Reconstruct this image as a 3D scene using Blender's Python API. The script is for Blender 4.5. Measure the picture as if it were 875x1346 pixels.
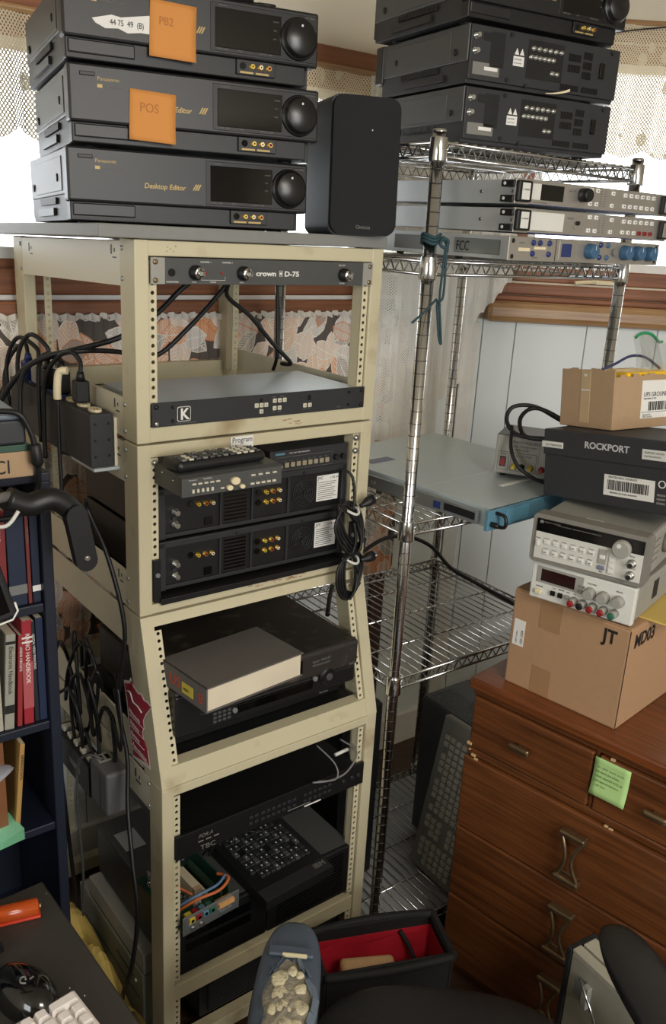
import bpy, bmesh, math, random
from mathutils import Matrix, Vector
random.seed(7)
S = bpy.context.scene
for o in list(bpy.data.objects):
    bpy.data.objects.remove(o)
COL = S.collection
R = math.radians
ZC = 1.76            # eye height above the floor

# ------------------------------------------------------------------ camera
def make_camera():
    p, r = R(17.97), R(3.216)
    F = Vector((0, math.cos(p), -math.sin(p)))
    right = Vector((1, 0, 0)); up = right.cross(F)
    Rv = math.cos(r)*right + math.sin(r)*up
    Uv = -math.sin(r)*right + math.cos(r)*up
    cd = bpy.data.cameras.new('camera'); cd.sensor_fit = 'HORIZONTAL'
    cd.sensor_width = 36; cd.lens = 1150*36/875; cd.clip_start = .05
    co = bpy.data.objects.new('camera', cd); COL.objects.link(co)
    m = Matrix.Identity(4)
    for i in range(3):
        m[i][0] = Rv[i]; m[i][1] = Uv[i]; m[i][2] = -F[i]
    m[2][3] = ZC
    co.matrix_world = m
    S.camera = co
make_camera()

# ------------------------------------------------------------------ world, lights, exposure
W = bpy.data.worlds.new('daylight'); S.world = W; W.use_nodes = True
nt = W.node_tree
nt.nodes['Background'].inputs[0].default_value = (.92, .97, 1.0, 1)
nt.nodes['Background'].inputs[1].default_value = 4.5
S.view_settings.view_transform = 'Standard'
S.view_settings.look = 'None'
S.view_settings.gamma = 1
S.view_settings.use_curve_mapping = False
S.view_settings.exposure = 0.0

def area(name, loc, target, size, size_y, power, col):
    l = bpy.data.lights.new(name, 'AREA'); l.shape = 'RECTANGLE'
    l.size = size; l.size_y = size_y; l.energy = power; l.color = col
    o = bpy.data.objects.new(name, l); COL.objects.link(o)
    o.location = loc
    o.rotation_euler = (Vector(target)-Vector(loc)).to_track_quat('-Z', 'Y').to_euler()
    return o
area('ceiling_lamp_light', (.9, -.2, 2.42), (.5, 1.4, .6), .7, .7, 30, (1, .93, .82))
area('left_fill_light', (-1.45, -1.1, 1.7), (-.3, 1.6, 1.2), 1.2, 1.0, 24, (.94, .97, 1))  # added fill lamp on the left; the side wall has no window
area('right_fill_light', (1.9, -1.6, 1.7), (.2, 2.2, 1.3), 1.5, 1.1, 54, (.97, .98, 1))  # unseen fill added behind the camera to brighten rack front and bay wall

# ------------------------------------------------------------------ materials
def sc(r, g, b):
    f = lambda c: (c/255/12.92) if c/255 <= .04045 else ((c/255+.055)/1.055)**2.4
    return (f(r), f(g), f(b), 1)
MATS = {}
def mat(name, rgb, rough=.5, metal=0, var=.12, scale=30, bump=0, bscale=200, dirt=None, dirt_amt=.0, dirt_scale=6, spec=.5, emit=None, trans=0, coat=0):
    m = bpy.data.materials.new(name); m.use_nodes = True
    n = m.node_tree; b = n.nodes['Principled BSDF']; L = n.links.new
    c = sc(*rgb)
    tc = n.nodes.new('ShaderNodeTexCoord')
    nz = n.nodes.new('ShaderNodeTexNoise'); nz.inputs['Scale'].default_value = scale; nz.inputs['Detail'].default_value = 4
    L(tc.outputs['Object'], nz.inputs['Vector'])
    mx = n.nodes.new('ShaderNodeMix'); mx.data_type = 'RGBA'
    lo = tuple(max(0, x*(1-var)) for x in c[:3])+(1,); hi = tuple(min(1, x*(1+var)) for x in c[:3])+(1,)
    mx.inputs[6].default_value = lo; mx.inputs[7].default_value = hi
    L(nz.outputs['Fac'], mx.inputs[0])
    out = mx.outputs[2]
    if dirt:
        n2 = n.nodes.new('ShaderNodeTexNoise'); n2.inputs['Scale'].default_value = dirt_scale; n2.inputs['Detail'].default_value = 8
        L(tc.outputs['Object'], n2.inputs['Vector'])
        rp = n.nodes.new('ShaderNodeValToRGB'); rp.color_ramp.elements[0].position = .62-.25*dirt_amt; rp.color_ramp.elements[1].position = .78
        L(n2.outputs['Fac'], rp.inputs['Fac'])
        m2 = n.nodes.new('ShaderNodeMix'); m2.data_type = 'RGBA'
        L(rp.outputs['Color'], m2.inputs[0]); L(out, m2.inputs[6]); m2.inputs[7].default_value = sc(*dirt)
        out = m2.outputs[2]
    L(out, b.inputs['Base Color'])
    b.inputs['Roughness'].default_value = rough; b.inputs['Metallic'].default_value = metal
    b.inputs['Specular IOR Level'].default_value = spec
    if trans: b.inputs['Transmission Weight'].default_value = trans
    if coat: b.inputs['Coat Weight'].default_value = coat
    if bump:
        nb = n.nodes.new('ShaderNodeTexNoise'); nb.inputs['Scale'].default_value = bscale
        L(tc.outputs['Object'], nb.inputs['Vector'])
        bp = n.nodes.new('ShaderNodeBump'); bp.inputs['Strength'].default_value = bump; bp.inputs['Distance'].default_value = .002
        L(nb.outputs['Fac'], bp.inputs['Height']); L(bp.outputs['Normal'], b.inputs['Normal'])
    if emit:
        b.inputs['Emission Color'].default_value = sc(*emit[0]); b.inputs['Emission Strength'].default_value = emit[1]
    MATS[name] = m
    return m

def wood(name, c1, c2, axis=0, rough=.4, scale=1, coat=.2):
    m = bpy.data.materials.new(name); m.use_nodes = True
    n = m.node_tree; b = n.nodes['Principled BSDF']; L = n.links.new
    tc = n.nodes.new('ShaderNodeTexCoord'); mp = n.nodes.new('ShaderNodeMapping')
    s = [60*scale]*3; s[axis] = 2.2*scale
    mp.inputs['Scale'].default_value = s
    L(tc.outputs['Object'], mp.inputs['Vector'])
    nz = n.nodes.new('ShaderNodeTexNoise'); nz.inputs['Scale'].default_value = 2.0; nz.inputs['Detail'].default_value = 6; nz.inputs['Distortion'].default_value = .6
    L(mp.outputs['Vector'], nz.inputs['Vector'])
    rp = n.nodes.new('ShaderNodeValToRGB')
    rp.color_ramp.elements[0].position = .3; rp.color_ramp.elements[0].color = sc(*c1)
    rp.color_ramp.elements[1].position = .72; rp.color_ramp.elements[1].color = sc(*c2)
    L(nz.outputs['Fac'], rp.inputs['Fac'])
    n3 = n.nodes.new('ShaderNodeTexNoise'); n3.inputs['Scale'].default_value = 4; L(tc.outputs['Object'], n3.inputs['Vector'])
    mx = n.nodes.new('ShaderNodeMix'); mx.data_type = 'RGBA'; mx.blend_type = 'MULTIPLY'
    r3 = n.nodes.new('ShaderNodeValToRGB'); r3.color_ramp.elements[0].position = .3; r3.color_ramp.elements[0].color = (.7, .66, .62, 1); r3.color_ramp.elements[1].position = .7
    L(n3.outputs['Fac'], r3.inputs['Fac'])
    mx.inputs[0].default_value = 1
    L(rp.outputs['Color'], mx.inputs[6]); L(r3.outputs['Color'], mx.inputs[7])
    L(mx.outputs[2], b.inputs['Base Color'])
    b.inputs['Roughness'].default_value = rough; b.inputs['Coat Weight'].default_value = coat; b.inputs['Coat Roughness'].default_value = .3
    bp = n.nodes.new('ShaderNodeBump'); bp.inputs['Strength'].default_value = .15; bp.inputs['Distance'].default_value = .001
    L(nz.outputs['Fac'], bp.inputs['Height']); L(bp.outputs['Normal'], b.inputs['Normal'])
    MATS[name] = m
    return m

def lace(name, rgb, cell=.012, hole=.30, dense=.0, trans=.45):
    """net curtain: a diamond mesh of threads with real see-through holes and denser flower patches"""
    m = bpy.data.materials.new(name); m.use_nodes = True
    n = m.node_tree; L = n.links.new; b = n.nodes['Principled BSDF']
    tc = n.nodes.new('ShaderNodeTexCoord'); mp = n.nodes.new('ShaderNodeMapping')
    mp.inputs['Rotation'].default_value = (0, 0, R(45)); k = math.pi*2/cell
    mp.inputs['Scale'].default_value = (k, k, k)
    L(tc.outputs['UV'], mp.inputs['Vector'])
    sp = n.nodes.new('ShaderNodeSeparateXYZ'); L(mp.outputs['Vector'], sp.inputs[0])
    def ma(op, a, bb=None):
        q = n.nodes.new('ShaderNodeMath'); q.operation = op
        for i, v in enumerate((a, bb)):
            if v is None: continue
            if isinstance(v, (int, float)): q.inputs[i].default_value = v
            else: L(v, q.inputs[i])
        return q.outputs[0]
    p = ma('MULTIPLY', ma('SINE', sp.outputs[0]), ma('SINE', sp.outputs[1]))
    vo = n.nodes.new('ShaderNodeTexVoronoi'); vo.inputs['Scale'].default_value = 14; L(tc.outputs['UV'], vo.inputs['Vector'])
    fl = ma('LESS_THAN', vo.outputs['Distance'], .22+dense)
    nzz = n.nodes.new('ShaderNodeTexNoise'); nzz.inputs['Scale'].default_value = 500; L(tc.outputs['UV'], nzz.inputs['Vector'])
    flh = ma('MULTIPLY', fl, ma('LESS_THAN', nzz.outputs['Fac'], .60))
    hol = ma('GREATER_THAN', ma('ABSOLUTE', p), hole)
    opaque = ma('MAXIMUM', ma('SUBTRACT', 1.0, hol), flh)
    b.inputs['Base Color'].default_value = sc(*rgb); b.inputs['Roughness'].default_value = .9
    tl = n.nodes.new('ShaderNodeBsdfTranslucent'); tl.inputs['Color'].default_value = sc(*rgb)
    m1 = n.nodes.new('ShaderNodeMixShader'); m1.inputs[0].default_value = trans
    L(b.outputs[0], m1.inputs[1]); L(tl.outputs[0], m1.inputs[2])
    tr = n.nodes.new('ShaderNodeBsdfTransparent'); m2 = n.nodes.new('ShaderNodeMixShader')
    L(opaque, m2.inputs[0]); L(tr.outputs[0], m2.inputs[1]); L(m1.outputs[0], m2.inputs[2])
    L(m2.outputs[0], n.nodes['Material Output'].inputs[0])
    MATS[name] = m
    return m

def glass(name, tint=(1, 1, 1), refl=.08):
    m = bpy.data.materials.new(name); m.use_nodes = True
    n = m.node_tree; L = n.links.new
    tr = n.nodes.new('ShaderNodeBsdfTransparent'); tr.inputs[0].default_value = (*tint, 1)
    gl = n.nodes.new('ShaderNodeBsdfGlossy'); gl.inputs['Roughness'].default_value = .03
    mx = n.nodes.new('ShaderNodeMixShader'); mx.inputs[0].default_value = refl
    L(tr.outputs[0], mx.inputs[1]); L(gl.outputs[0], mx.inputs[2]); L(mx.outputs[0], n.nodes['Material Output'].inputs[0])
    MATS[name] = m
    return m

def leaf_cloth(name):
    """grey cloth printed with cream and peach veined leaves"""
    m = bpy.data.materials.new(name); m.use_nodes = True
    n = m.node_tree; L = n.links.new; b = n.nodes['Principled BSDF']
    def N(t, **k):
        q = n.nodes.new(t)
        for a, v in k.items(): setattr(q, a, v)
        return q
    def ma(op, *a):
        q = N('ShaderNodeMath', operation=op)
        for i, v in enumerate(a):
            if isinstance(v, (int, float)): q.inputs[i].default_value = v
            else: L(v, q.inputs[i])
        return q.outputs[0]
    tc = N('ShaderNodeTexCoord')
    col = None
    base = sc(98, 90, 84)
    prev = None
    for layer, (scl, off) in enumerate(((9.0, 0.0), (10.5, 3.3), (12.0, 7.1))):
        mp = N('ShaderNodeMapping'); mp.inputs['Scale'].default_value = (scl, scl, 1); mp.inputs['Location'].default_value = (off, off*.7, 0)
        L(tc.outputs['UV'], mp.inputs['Vector'])
        vo = N('ShaderNodeTexVoronoi', voronoi_dimensions='2D'); vo.inputs['Scale'].default_value = 1; vo.inputs['Randomness'].default_value = .75
        L(mp.outputs['Vector'], vo.inputs['Vector'])
        d = N('ShaderNodeVectorMath', operation='SUBTRACT'); L(mp.outputs['Vector'], d.inputs[0]); L(vo.outputs['Position'], d.inputs[1])
        rc = N('ShaderNodeSeparateColor'); L(vo.outputs['Color'], rc.inputs[0])
        ro = N('ShaderNodeVectorRotate', rotation_type='Z_AXIS'); L(d.outputs[0], ro.inputs['Vector']); L(ma('MULTIPLY', rc.outputs[0], 6.28), ro.inputs['Angle'])
        sp = N('ShaderNodeSeparateXYZ'); L(ro.outputs[0], sp.inputs[0])
        x, y = sp.outputs[0], sp.outputs[1]
        yy = ma('MULTIPLY', y, 1.75)
        wdt = ma('MULTIPLY', ma('SUBTRACT', 1.0, ma('MULTIPLY', yy, yy)), .33)
        ax = ma('ABSOLUTE', x)
        inside = ma('LESS_THAN', ax, wdt)
        edge = ma('MULTIPLY', inside, ma('GREATER_THAN', ax, ma('SUBTRACT', wdt, .035)))
        mid = ma('LESS_THAN', ax, .018)
        vein = ma('GREATER_THAN', ma('SINE', ma('MULTIPLY', ma('ADD', y, ma('MULTIPLY', ax, -.9)), 62.0)), .72)
        line = ma('MAXIMUM', edge, ma('MAXIMUM', mid, vein))
        rp = N('ShaderNodeValToRGB'); rp.color_ramp.interpolation = 'CONSTANT'
        e = rp.color_ramp.elements; e[0].position = 0; e[0].color = sc(236, 214, 196); e[1].position = .35; e[1].color = sc(186, 178, 168)
        for pos, c in ((.55, (238, 204, 176)), (.75, (222, 214, 204)), (.9, (232, 176, 136))):
            q = e.new(pos); q.color = sc(*c)
        L(rc.outputs[1], rp.inputs[0])
        lc = N('ShaderNodeValToRGB'); lc.color_ramp.interpolation = 'CONSTANT'
        lc.color_ramp.elements[0].color = sc(250, 244, 234); lc.color_ramp.elements[1].position = .6; lc.color_ramp.elements[1].color = sc(226, 140, 84)
        L(rc.outputs[2], lc.inputs[0])
        m1 = N('ShaderNodeMix', data_type='RGBA'); L(ma('MULTIPLY', line, .75), m1.inputs[0]); L(rp.outputs[0], m1.inputs[6]); L(lc.outputs[0], m1.inputs[7])
        m2 = N('ShaderNodeMix', data_type='RGBA'); L(inside, m2.inputs[0]); L(m1.outputs[2], m2.inputs[7])
        if prev is None: m2.inputs[6].default_value = base
        else: L(prev, m2.inputs[6])
        prev = m2.outputs[2]
    L(prev, b.inputs['Base Color']); b.inputs['Roughness'].default_value = .9
    MATS[name] = m
    return m

beige = mat('beige_paint', (197, 188, 157), .42, var=.04, scale=3, dirt=(150, 130, 95), dirt_amt=.1, dirt_scale=9, bump=.03, bscale=900)
beige_side = mat('cream_paint', (214, 207, 184), .42, var=.04, scale=3, bump=.03, bscale=900)
hole_strip = mat('rail_paint', (205, 196, 165), .45, var=.05)
laminate = mat('grey_laminate', (128, 128, 124), .5, var=.06, scale=80)
chrome = mat('chrome', (205, 205, 205), .16, 1, var=.03)
groove = mat('chrome_groove', (90, 90, 90), .4, 1)
zinc = mat('zinc_plate', (170, 175, 176), .38, .85, var=.06, scale=12)
steel = mat('brushed_steel', (200, 203, 203), .42, .45, var=.06, scale=8)
steel_matt = mat('painted_steel', (186, 196, 198), .33, .35, var=.06, scale=6)
alu = mat('brushed_aluminium', (178, 174, 168), .35, .7, var=.05, scale=14)
blk = mat('black_plastic', (23, 23, 24), .42, var=.15, bump=.05, bscale=1500)
blk2 = mat('charcoal_metal', (46, 47, 49), .5, .2, var=.1, bump=.04, bscale=1200)
blk3 = mat('black_metal', (20, 20, 21), .45, .1, var=.15)
gloss = mat('gloss_black', (8, 8, 8), .08, var=.1)
dial = mat('dial_black', (20, 20, 20), .3, var=.1)
dgrey = mat('dark_grey_paint', (72, 73, 72), .45, var=.08, bump=.04, bscale=1200)
mgrey = mat('mid_grey_paint', (118, 118, 116), .5, var=.06)
rubber = mat('cable_rubber', (16, 16, 17), .5, var=.1)
goldprint = mat('gold_print', (172, 148, 92), .5, .2)
whiteprint = mat('white_print', (215, 215, 210), .6)
redprint = mat('red_print', (190, 60, 40), .6)
blackprint = mat('black_print', (25, 23, 22), .7)
greyprint = mat('grey_print', (120, 118, 112), .7)
gold = mat('gold_connector', (205, 170, 80), .3, .8)
nickel = mat('nickel_connector', (190, 190, 185), .25, .9)
jyel = mat('yellow_plastic', (196, 176, 60), .4); jred = mat('red_plastic', (140, 30, 34), .4); jwhite = mat('white_plastic', (225, 222, 212), .45)
jgreen = mat('green_plastic', (40, 100, 80), .45)
cream = mat('cream_plastic', (222, 208, 172), .45)
buttons = mat('ivory_button', (205, 200, 180), .45)
orange_note = mat('orange_paper', (206, 138, 68), .8, var=.03, scale=6)
green_note = mat('green_paper', (168, 205, 132), .8, var=.03, scale=6)
card = mat('brown_cardboard', (170, 134, 100), .8, var=.06, scale=60, bump=.05, bscale=400)
card2 = mat('tan_cardboard', (170, 142, 110), .8, var=.07, scale=60, bump=.08, bscale=300)
tape = mat('packing_tape', (160, 124, 90), .22, var=.05)
cleartape = mat('clear_tape', (190, 165, 130), .12, var=.1)
label = mat('label_paper', (226, 224, 218), .7, var=.03)
shoe = mat('shoebox_card', (44, 45, 48), .6, var=.08, bump=.04, bscale=500)
hpgrey = mat('instrument_grey', (150, 148, 140), .5, var=.05, bump=.03, bscale=700)
hprub = mat('bumper_grey', (122, 118, 110), .6, var=.05)
hpface = mat('instrument_face', (200, 199, 190), .5, var=.03)
hpwhite = mat('instrument_ivory', (212, 212, 204), .5, var=.03)
bluep = mat('blue_panel', (90, 134, 154), .45, .1, var=.08)
bluek = mat('blue_knob', (60, 96, 128), .4, var=.1)
bluelcd = mat('blue_lcd', (40, 54, 104), .2, var=.1)
oak = wood('dresser_wood', (82, 46, 22), (124, 74, 38), axis=0, rough=.38)
oak_top = wood('dresser_top_wood', (92, 48, 22), (142, 80, 40), axis=0, rough=.35)
trim_red = wood('window_trim_brown', (128, 80, 52), (160, 104, 70), axis=0, rough=.55, coat=0)
trim_oak = wood('sill_oak', (160, 122, 80), (196, 158, 112), axis=0, rough=.4)
brass = mat('antique_brass', (150, 130, 100), .28, .9, var=.15, scale=60)
wallp = mat('wall_panel_paint', (226, 232, 232), .6, var=.03, scale=3)
wallcream = mat('wall_plaster', (214, 206, 188), .8, var=.03, scale=3)
ceilm = mat('ceiling_paint', (222, 212, 190), .85, var=.03, scale=3)
floorm = wood('floor_boards', (58, 40, 28), (84, 60, 42), axis=0, rough=.5)
lace_w = lace('lace_white', (242, 240, 232), .011, .74, .10, .06)
lace_c = lace('lace_cream', (226, 214, 186), .016, .62, .05, .05)
lace_d = lace('lace_dense', (240, 238, 232), .009, .8, .12, .06)
clearg = glass('window_glass'); leafm = leaf_cloth('leaf_print_cloth')
whitem = mat('white_frame_paint', (230, 228, 222), .5)
navy = mat('navy_paint', (17, 24, 40), .5, var=.12, scale=20)
desk_m = mat('desk_laminate', (58, 56, 52), .42, var=.1, scale=60, dirt=(150, 145, 135), dirt_amt=-.35, dirt_scale=70)
leather = mat('black_leather', (30, 30, 31), .42, var=.15, bump=.35, bscale=260)
vinyl = mat('slate_vinyl', (72, 82, 96), .4, var=.12, scale=18, bump=.3, bscale=120)
foam = mat('crumbling_foam', (150, 142, 122), .95, var=.25, scale=60, bump=1, bscale=160, dirt=(70, 69, 70), dirt_amt=1.0, dirt_scale=34)
redcloth = mat('red_nylon', (176, 26, 44), .6, var=.15, scale=12, bump=.3, bscale=60)
blkcloth = mat('black_nylon', (20, 20, 22), .75, var=.2, bump=.3, bscale=500)
whitekey = mat('white_keycap', (226, 218, 212), .45, var=.04)
amber = mat('amber_plastic', (214, 92, 32), .15, var=.1, trans=.35)
pcb = mat('circuit_board_green', (34, 66, 52), .45, var=.25, scale=90)
cordgreen = mat('teal_cord', (34, 62, 68), .7, var=.5, scale=220)
kbgrey = mat('keyboard_grey', (128, 126, 116), .5, var=.06)
keygrey = mat('keycap_grey', (172, 168, 152), .5, var=.06)
rust = mat('dark_brown_board', (72, 46, 34), .6, var=.2)
yellowpaper = mat('yellow_envelope', (200, 172, 92), .75, var=.08, scale=10, bump=.2, bscale=40)
yellowbright = mat('yellow_foam', (240, 190, 30), .6)
plasticbag = glass('clear_plastic_bag', (.92, .94, .94), .25)
stickred = mat('sticker_crimson', (170, 32, 58), .5, var=.05)
bookgrey = mat('book_cloth_grey', (92, 88, 84), .6, var=.08, bump=.1, bscale=900)
pages = mat('page_edges', (214, 202, 178), .8, var=.2, scale=8)
frosted = mat('frosted_plastic', (150, 152, 162), .4, var=.08)

# ------------------------------------------------------------------ mesh helpers
class MB:
    def __init__(s): s.bm = bmesh.new()
    def _faces(s, vs, fs, smooth=False):
        v = [s.bm.verts.new(p) for p in vs]; out = []
        for f in fs:
            try:
                q = s.bm.faces.new([v[i] for i in f]); q.smooth = smooth if isinstance(smooth, bool) else len(f) == 4
                out.append(q)
            except ValueError: pass
        return v, out
    def box(s, x0, x1, y0, y1, z0, z1, b=0, seg=2):
        v, f = s._faces([(x0,y0,z0),(x1,y0,z0),(x1,y1,z0),(x0,y1,z0),(x0,y0,z1),(x1,y0,z1),(x1,y1,z1),(x0,y1,z1)],
                 [(0,3,2,1),(4,5,6,7),(0,1,5,4),(1,2,6,5),(2,3,7,6),(3,0,4,7)])
        if b:
            es = {e for q in f for e in q.edges}
            r = bmesh.ops.bevel(s.bm, geom=list(es), offset=min(b, .49*min(abs(x1-x0), abs(y1-y0), abs(z1-z0))), segments=seg, profile=.5, affect='EDGES')
        return s
    def hexa(s, lo, hi):
        s._faces(list(lo)+list(hi), [(0,3,2,1),(4,5,6,7),(0,1,5,4),(1,2,6,5),(2,3,7,6),(3,0,4,7)]); return s
    def prism(s, pts, axis, a0, a1):
        """pts: 2-D outline in the two other axes (x,y,z order), extruded along axis"""
        def put(p, a):
            q = list(p); q.insert({'x':0,'y':1,'z':2}[axis], a); return q
        n = len(pts)
        s._faces([put(p, a0) for p in pts]+[put(p, a1) for p in pts],
                 [tuple(range(n-1,-1,-1)), tuple(range(n, 2*n))]+[(i,(i+1)%n,n+(i+1)%n,n+i) for i in range(n)])
        return s
    def ring(s, pts, closed=True): return s
    def cyl(s, c0, c1, r, n=16, r2=None, caps=True):
        c0, c1 = Vector(c0), Vector(c1); d = (c1-c0).normalized()
        u = d.orthogonal().normalized(); w = d.cross(u); r2 = r if r2 is None else r2
        vs = []
        for c, rr in ((c0, r), (c1, r2)):
            for i in range(n):
                a = 2*math.pi*i/n; vs.append(c+u*rr*math.cos(a)+w*rr*math.sin(a))
        v, f = s._faces(vs, [(i,(i+1)%n,n+(i+1)%n,n+i) for i in range(n)], True)
        if caps:
            for idx in (range(n-1,-1,-1), range(n,2*n)):
                q = s.bm.faces.new([v[i] for i in idx]); q.smooth = False
        return s
    def lathe(s, c, axis, prof, n=20, caps=True):
        """prof: (distance along axis, radius)"""
        c = Vector(c); d = Vector(axis).normalized(); u = d.orthogonal().normalized(); w = d.cross(u)
        vs = [c+d*h+u*r*math.cos(2*math.pi*i/n)+w*r*math.sin(2*math.pi*i/n) for h, r in prof for i in range(n)]
        fs = [(k*n+i, k*n+(i+1)%n, (k+1)*n+(i+1)%n, (k+1)*n+i) for k in range(len(prof)-1) for i in range(n)]
        v, f = s._faces(vs, fs, True)
        if caps:
            for idx in (range(n-1,-1,-1), range((len(prof)-1)*n, len(prof)*n)):
                q = s.bm.faces.new([v[i] for i in idx]); q.smooth = False
        return s
    def tube(s, pts, r, n=8, sub=6, closed=False):
        P = [Vector(p) for p in pts]
        if sub > 1 and len(P) > 2:
            Q = []; m = len(P); rng = range(m if closed else m-1)
            for i in rng:
                g = lambda k: P[k % m] if closed else P[max(0, min(m-1, k))]
                a, b2, c, d = g(i-1), g(i), g(i+1), g(i+2)
                for j in range(sub):
                    t = j/sub
                    Q.append(.5*((2*b2)+(-a+c)*t+(2*a-5*b2+4*c-d)*t*t+(-a+3*b2-3*c+d)*t**3))
            if not closed: Q.append(P[-1])
            P = Q
        m = len(P); u = None; rows = []
        for i in range(m):
            d = (P[(i+1) % m if closed else min(i+1, m-1)]-P[i-1 if closed else max(i-1, 0)])
            d = d.normalized() if d.length > 1e-9 else Vector((0, 0, 1))
            if u is None: u = d.orthogonal().normalized()
            else:
                u = (u-d*u.dot(d)); u = u.normalized() if u.length > 1e-6 else d.orthogonal().normalized()
            w = d.cross(u)
            rows.append([P[i]+u*r*math.cos(2*math.pi*k/n)+w*r*math.sin(2*math.pi*k/n) for k in range(n)])
        vs = [p for row in rows for p in row]; M = m if closed else m-1
        fs = [(i*n+k, i*n+(k+1)%n, ((i+1)%m)*n+(k+1)%n, ((i+1)%m)*n+k) for i in range(M) for k in range(n)]
        v, f = s._faces(vs, fs, True)
        if not closed:
            for idx in (range(n-1,-1,-1), range((m-1)*n, m*n)):
                q = s.bm.faces.new([v[i] for i in idx]); q.smooth = False
        return s
    def holestrip(s, x0, x1, zs, y, r, ax='x'):
        """a strip facing -y (ax x) or -x (ax y) with a real round hole in every cell; zs = cell borders"""
        cx = (x0+x1)/2
        P = (lambda a, z: (a, y, z)) if ax == 'x' else (lambda a, z: (y, a, z))
        for z0, z1 in zip(zs, zs[1:]):
            cz = (z0+z1)/2
            outer = [(x0,z0),(cx,z0),(x1,z0),(x1,cz),(x1,z1),(cx,z1),(x0,z1),(x0,cz)]
            inner = [(cx+r*math.cos(a), cz+r*math.sin(a)) for a in [math.atan2(oz-cz, ox-cx) for ox, oz in outer]]
            s._faces([P(*p) for p in outer]+[P(*p) for p in inner], [(i,(i+1)%8,8+(i+1)%8,8+i) for i in range(8)])
            yy = y+.002 if ax == 'x' else y+.002
            Q = (lambda a, z: (a, yy, z)) if ax == 'x' else (lambda a, z: (yy, a, z))
            s._faces([P(*p) for p in inner]+[Q(*p) for p in inner], [(i,(i+1)%8,8+(i+1)%8,8+i) for i in range(8)])
            s._faces([Q(*p) for p in outer]+[Q(*p) for p in inner], [(8+i,8+(i+1)%8,(i+1)%8,i) for i in range(8)])
        return s
    def grid(s, f, nu, nv, smooth=True):
        """f(u,v)->point, 0..1; adds a uv layer in metres given by f's second output when it is a pair"""
        uvl = s.bm.loops.layers.uv.verify(); vs = []; uvs = []
        for j in range(nv+1):
            for i in range(nu+1):
                q = f(i/nu, j/nv)
                vs.append(q[0]); uvs.append(q[1])
        v = [s.bm.verts.new(p) for p in vs]
        for j in range(nv):
            for i in range(nu):
                ids = (j*(nu+1)+i, j*(nu+1)+i+1, (j+1)*(nu+1)+i+1, (j+1)*(nu+1)+i)
                q = s.bm.faces.new([v[k] for k in ids]); q.smooth = smooth
                for l, k in zip(q.loops, ids): l[uvl].uv = uvs[k]
        return s
    def rot(s, m):
        bmesh.ops.transform(s.bm, matrix=m, verts=s.bm.verts[:]); return s
    def done(s, name, m, parent=None, loc=None, kind=None, lab=None):
        me = bpy.data.meshes.new(name)
        bmesh.ops.recalc_face_normals(s.bm, faces=s.bm.faces[:])
        s.bm.to_mesh(me); s.bm.free()
        me.materials.append(m)
        o = bpy.data.objects.new(name, me); COL.objects.link(o)
        if parent: o.parent = parent
        if loc: o.location = loc
        if kind: o['kind'] = kind
        if lab: o['label'] = lab
        return o

def bx(name, m, parent, x0, x1, y0, y1, z0, z1, b=0, **k):
    return MB().box(x0, x1, y0, y1, z0, z1, b).done(name, m, parent, **k)
def cy(name, m, parent, c0, c1, r, n=16, r2=None, **k):
    return MB().cyl(c0, c1, r, n, r2).done(name, m, parent, **k)

def tag(o, lab, cat, group=None):
    o['label'] = lab; o['category'] = cat
    if group: o['group'] = group
    return o
def thing(name, lab, cat, loc, yaw=0, roll=0, pit=0, group=None):
    o = bpy.data.objects.new(name, None); COL.objects.link(o); o.empty_display_size = .05
    m = Matrix.Rotation(R(yaw), 4, 'Z') @ Matrix.Rotation(-R(roll), 4, 'Y') @ Matrix.Rotation(R(pit), 4, 'X')
    m.translation = Vector(loc); o.matrix_world = m
    return tag(o, lab, cat, group)
def copy_tree(o, parent=None):
    c = o.copy(); COL.objects.link(c); c.parent = parent
    if parent: c.matrix_parent_inverse = o.matrix_parent_inverse
    for ch in list(o.children): copy_tree(ch, c)
    return c

TEXTS = []
def text(s, size, m, parent, x, y, z, face='-y', align='LEFT', name='lettering', sx=1, shear=0, roll=0, sp=1, bold=0):
    cu = bpy.data.curves.new(name, 'FONT'); cu.body = s; cu.size = size; cu.align_x = align; cu.extrude = .00015; cu.offset = bold
    cu.resolution_u = 3; cu.shear = shear; cu.space_character = sp
    cu.materials.append(m)
    o = bpy.data.objects.new(name, cu); COL.objects.link(o); o.parent = parent
    rot = {'-y': Matrix.Rotation(R(90), 4, 'X'), '+y': Matrix.Rotation(R(180), 4, 'Z') @ Matrix.Rotation(R(90), 4, 'X'),
           '-x': Matrix.Rotation(R(-90), 4, 'Z') @ Matrix.Rotation(R(90), 4, 'X'), '+x': Matrix.Rotation(R(90), 4, 'Z') @ Matrix.Rotation(R(90), 4, 'X'),
           '+z': Matrix.Identity(4)}[face]
    mm = rot @ Matrix.Rotation(R(roll), 4, 'Z') @ Matrix.Diagonal((sx, 1, 1, 1)); mm.translation = (x, y, z)
    o.matrix_local = mm
    TEXTS.append(o)
    return o
def flush_texts():
    dg = bpy.context.evaluated_depsgraph_get(); dg.update()
    for o in TEXTS:
        me = bpy.data.meshes.new_from_object(o.evaluated_get(dg)); me.name = o.name
        q = bpy.data.objects.new('lettering', me); COL.objects.link(q)
        q.parent = o.parent; q.matrix_local = o.matrix_local.copy()
        cu = o.data; bpy.data.objects.remove(o); bpy.data.curves.remove(cu)
    TEXTS.clear()

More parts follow.
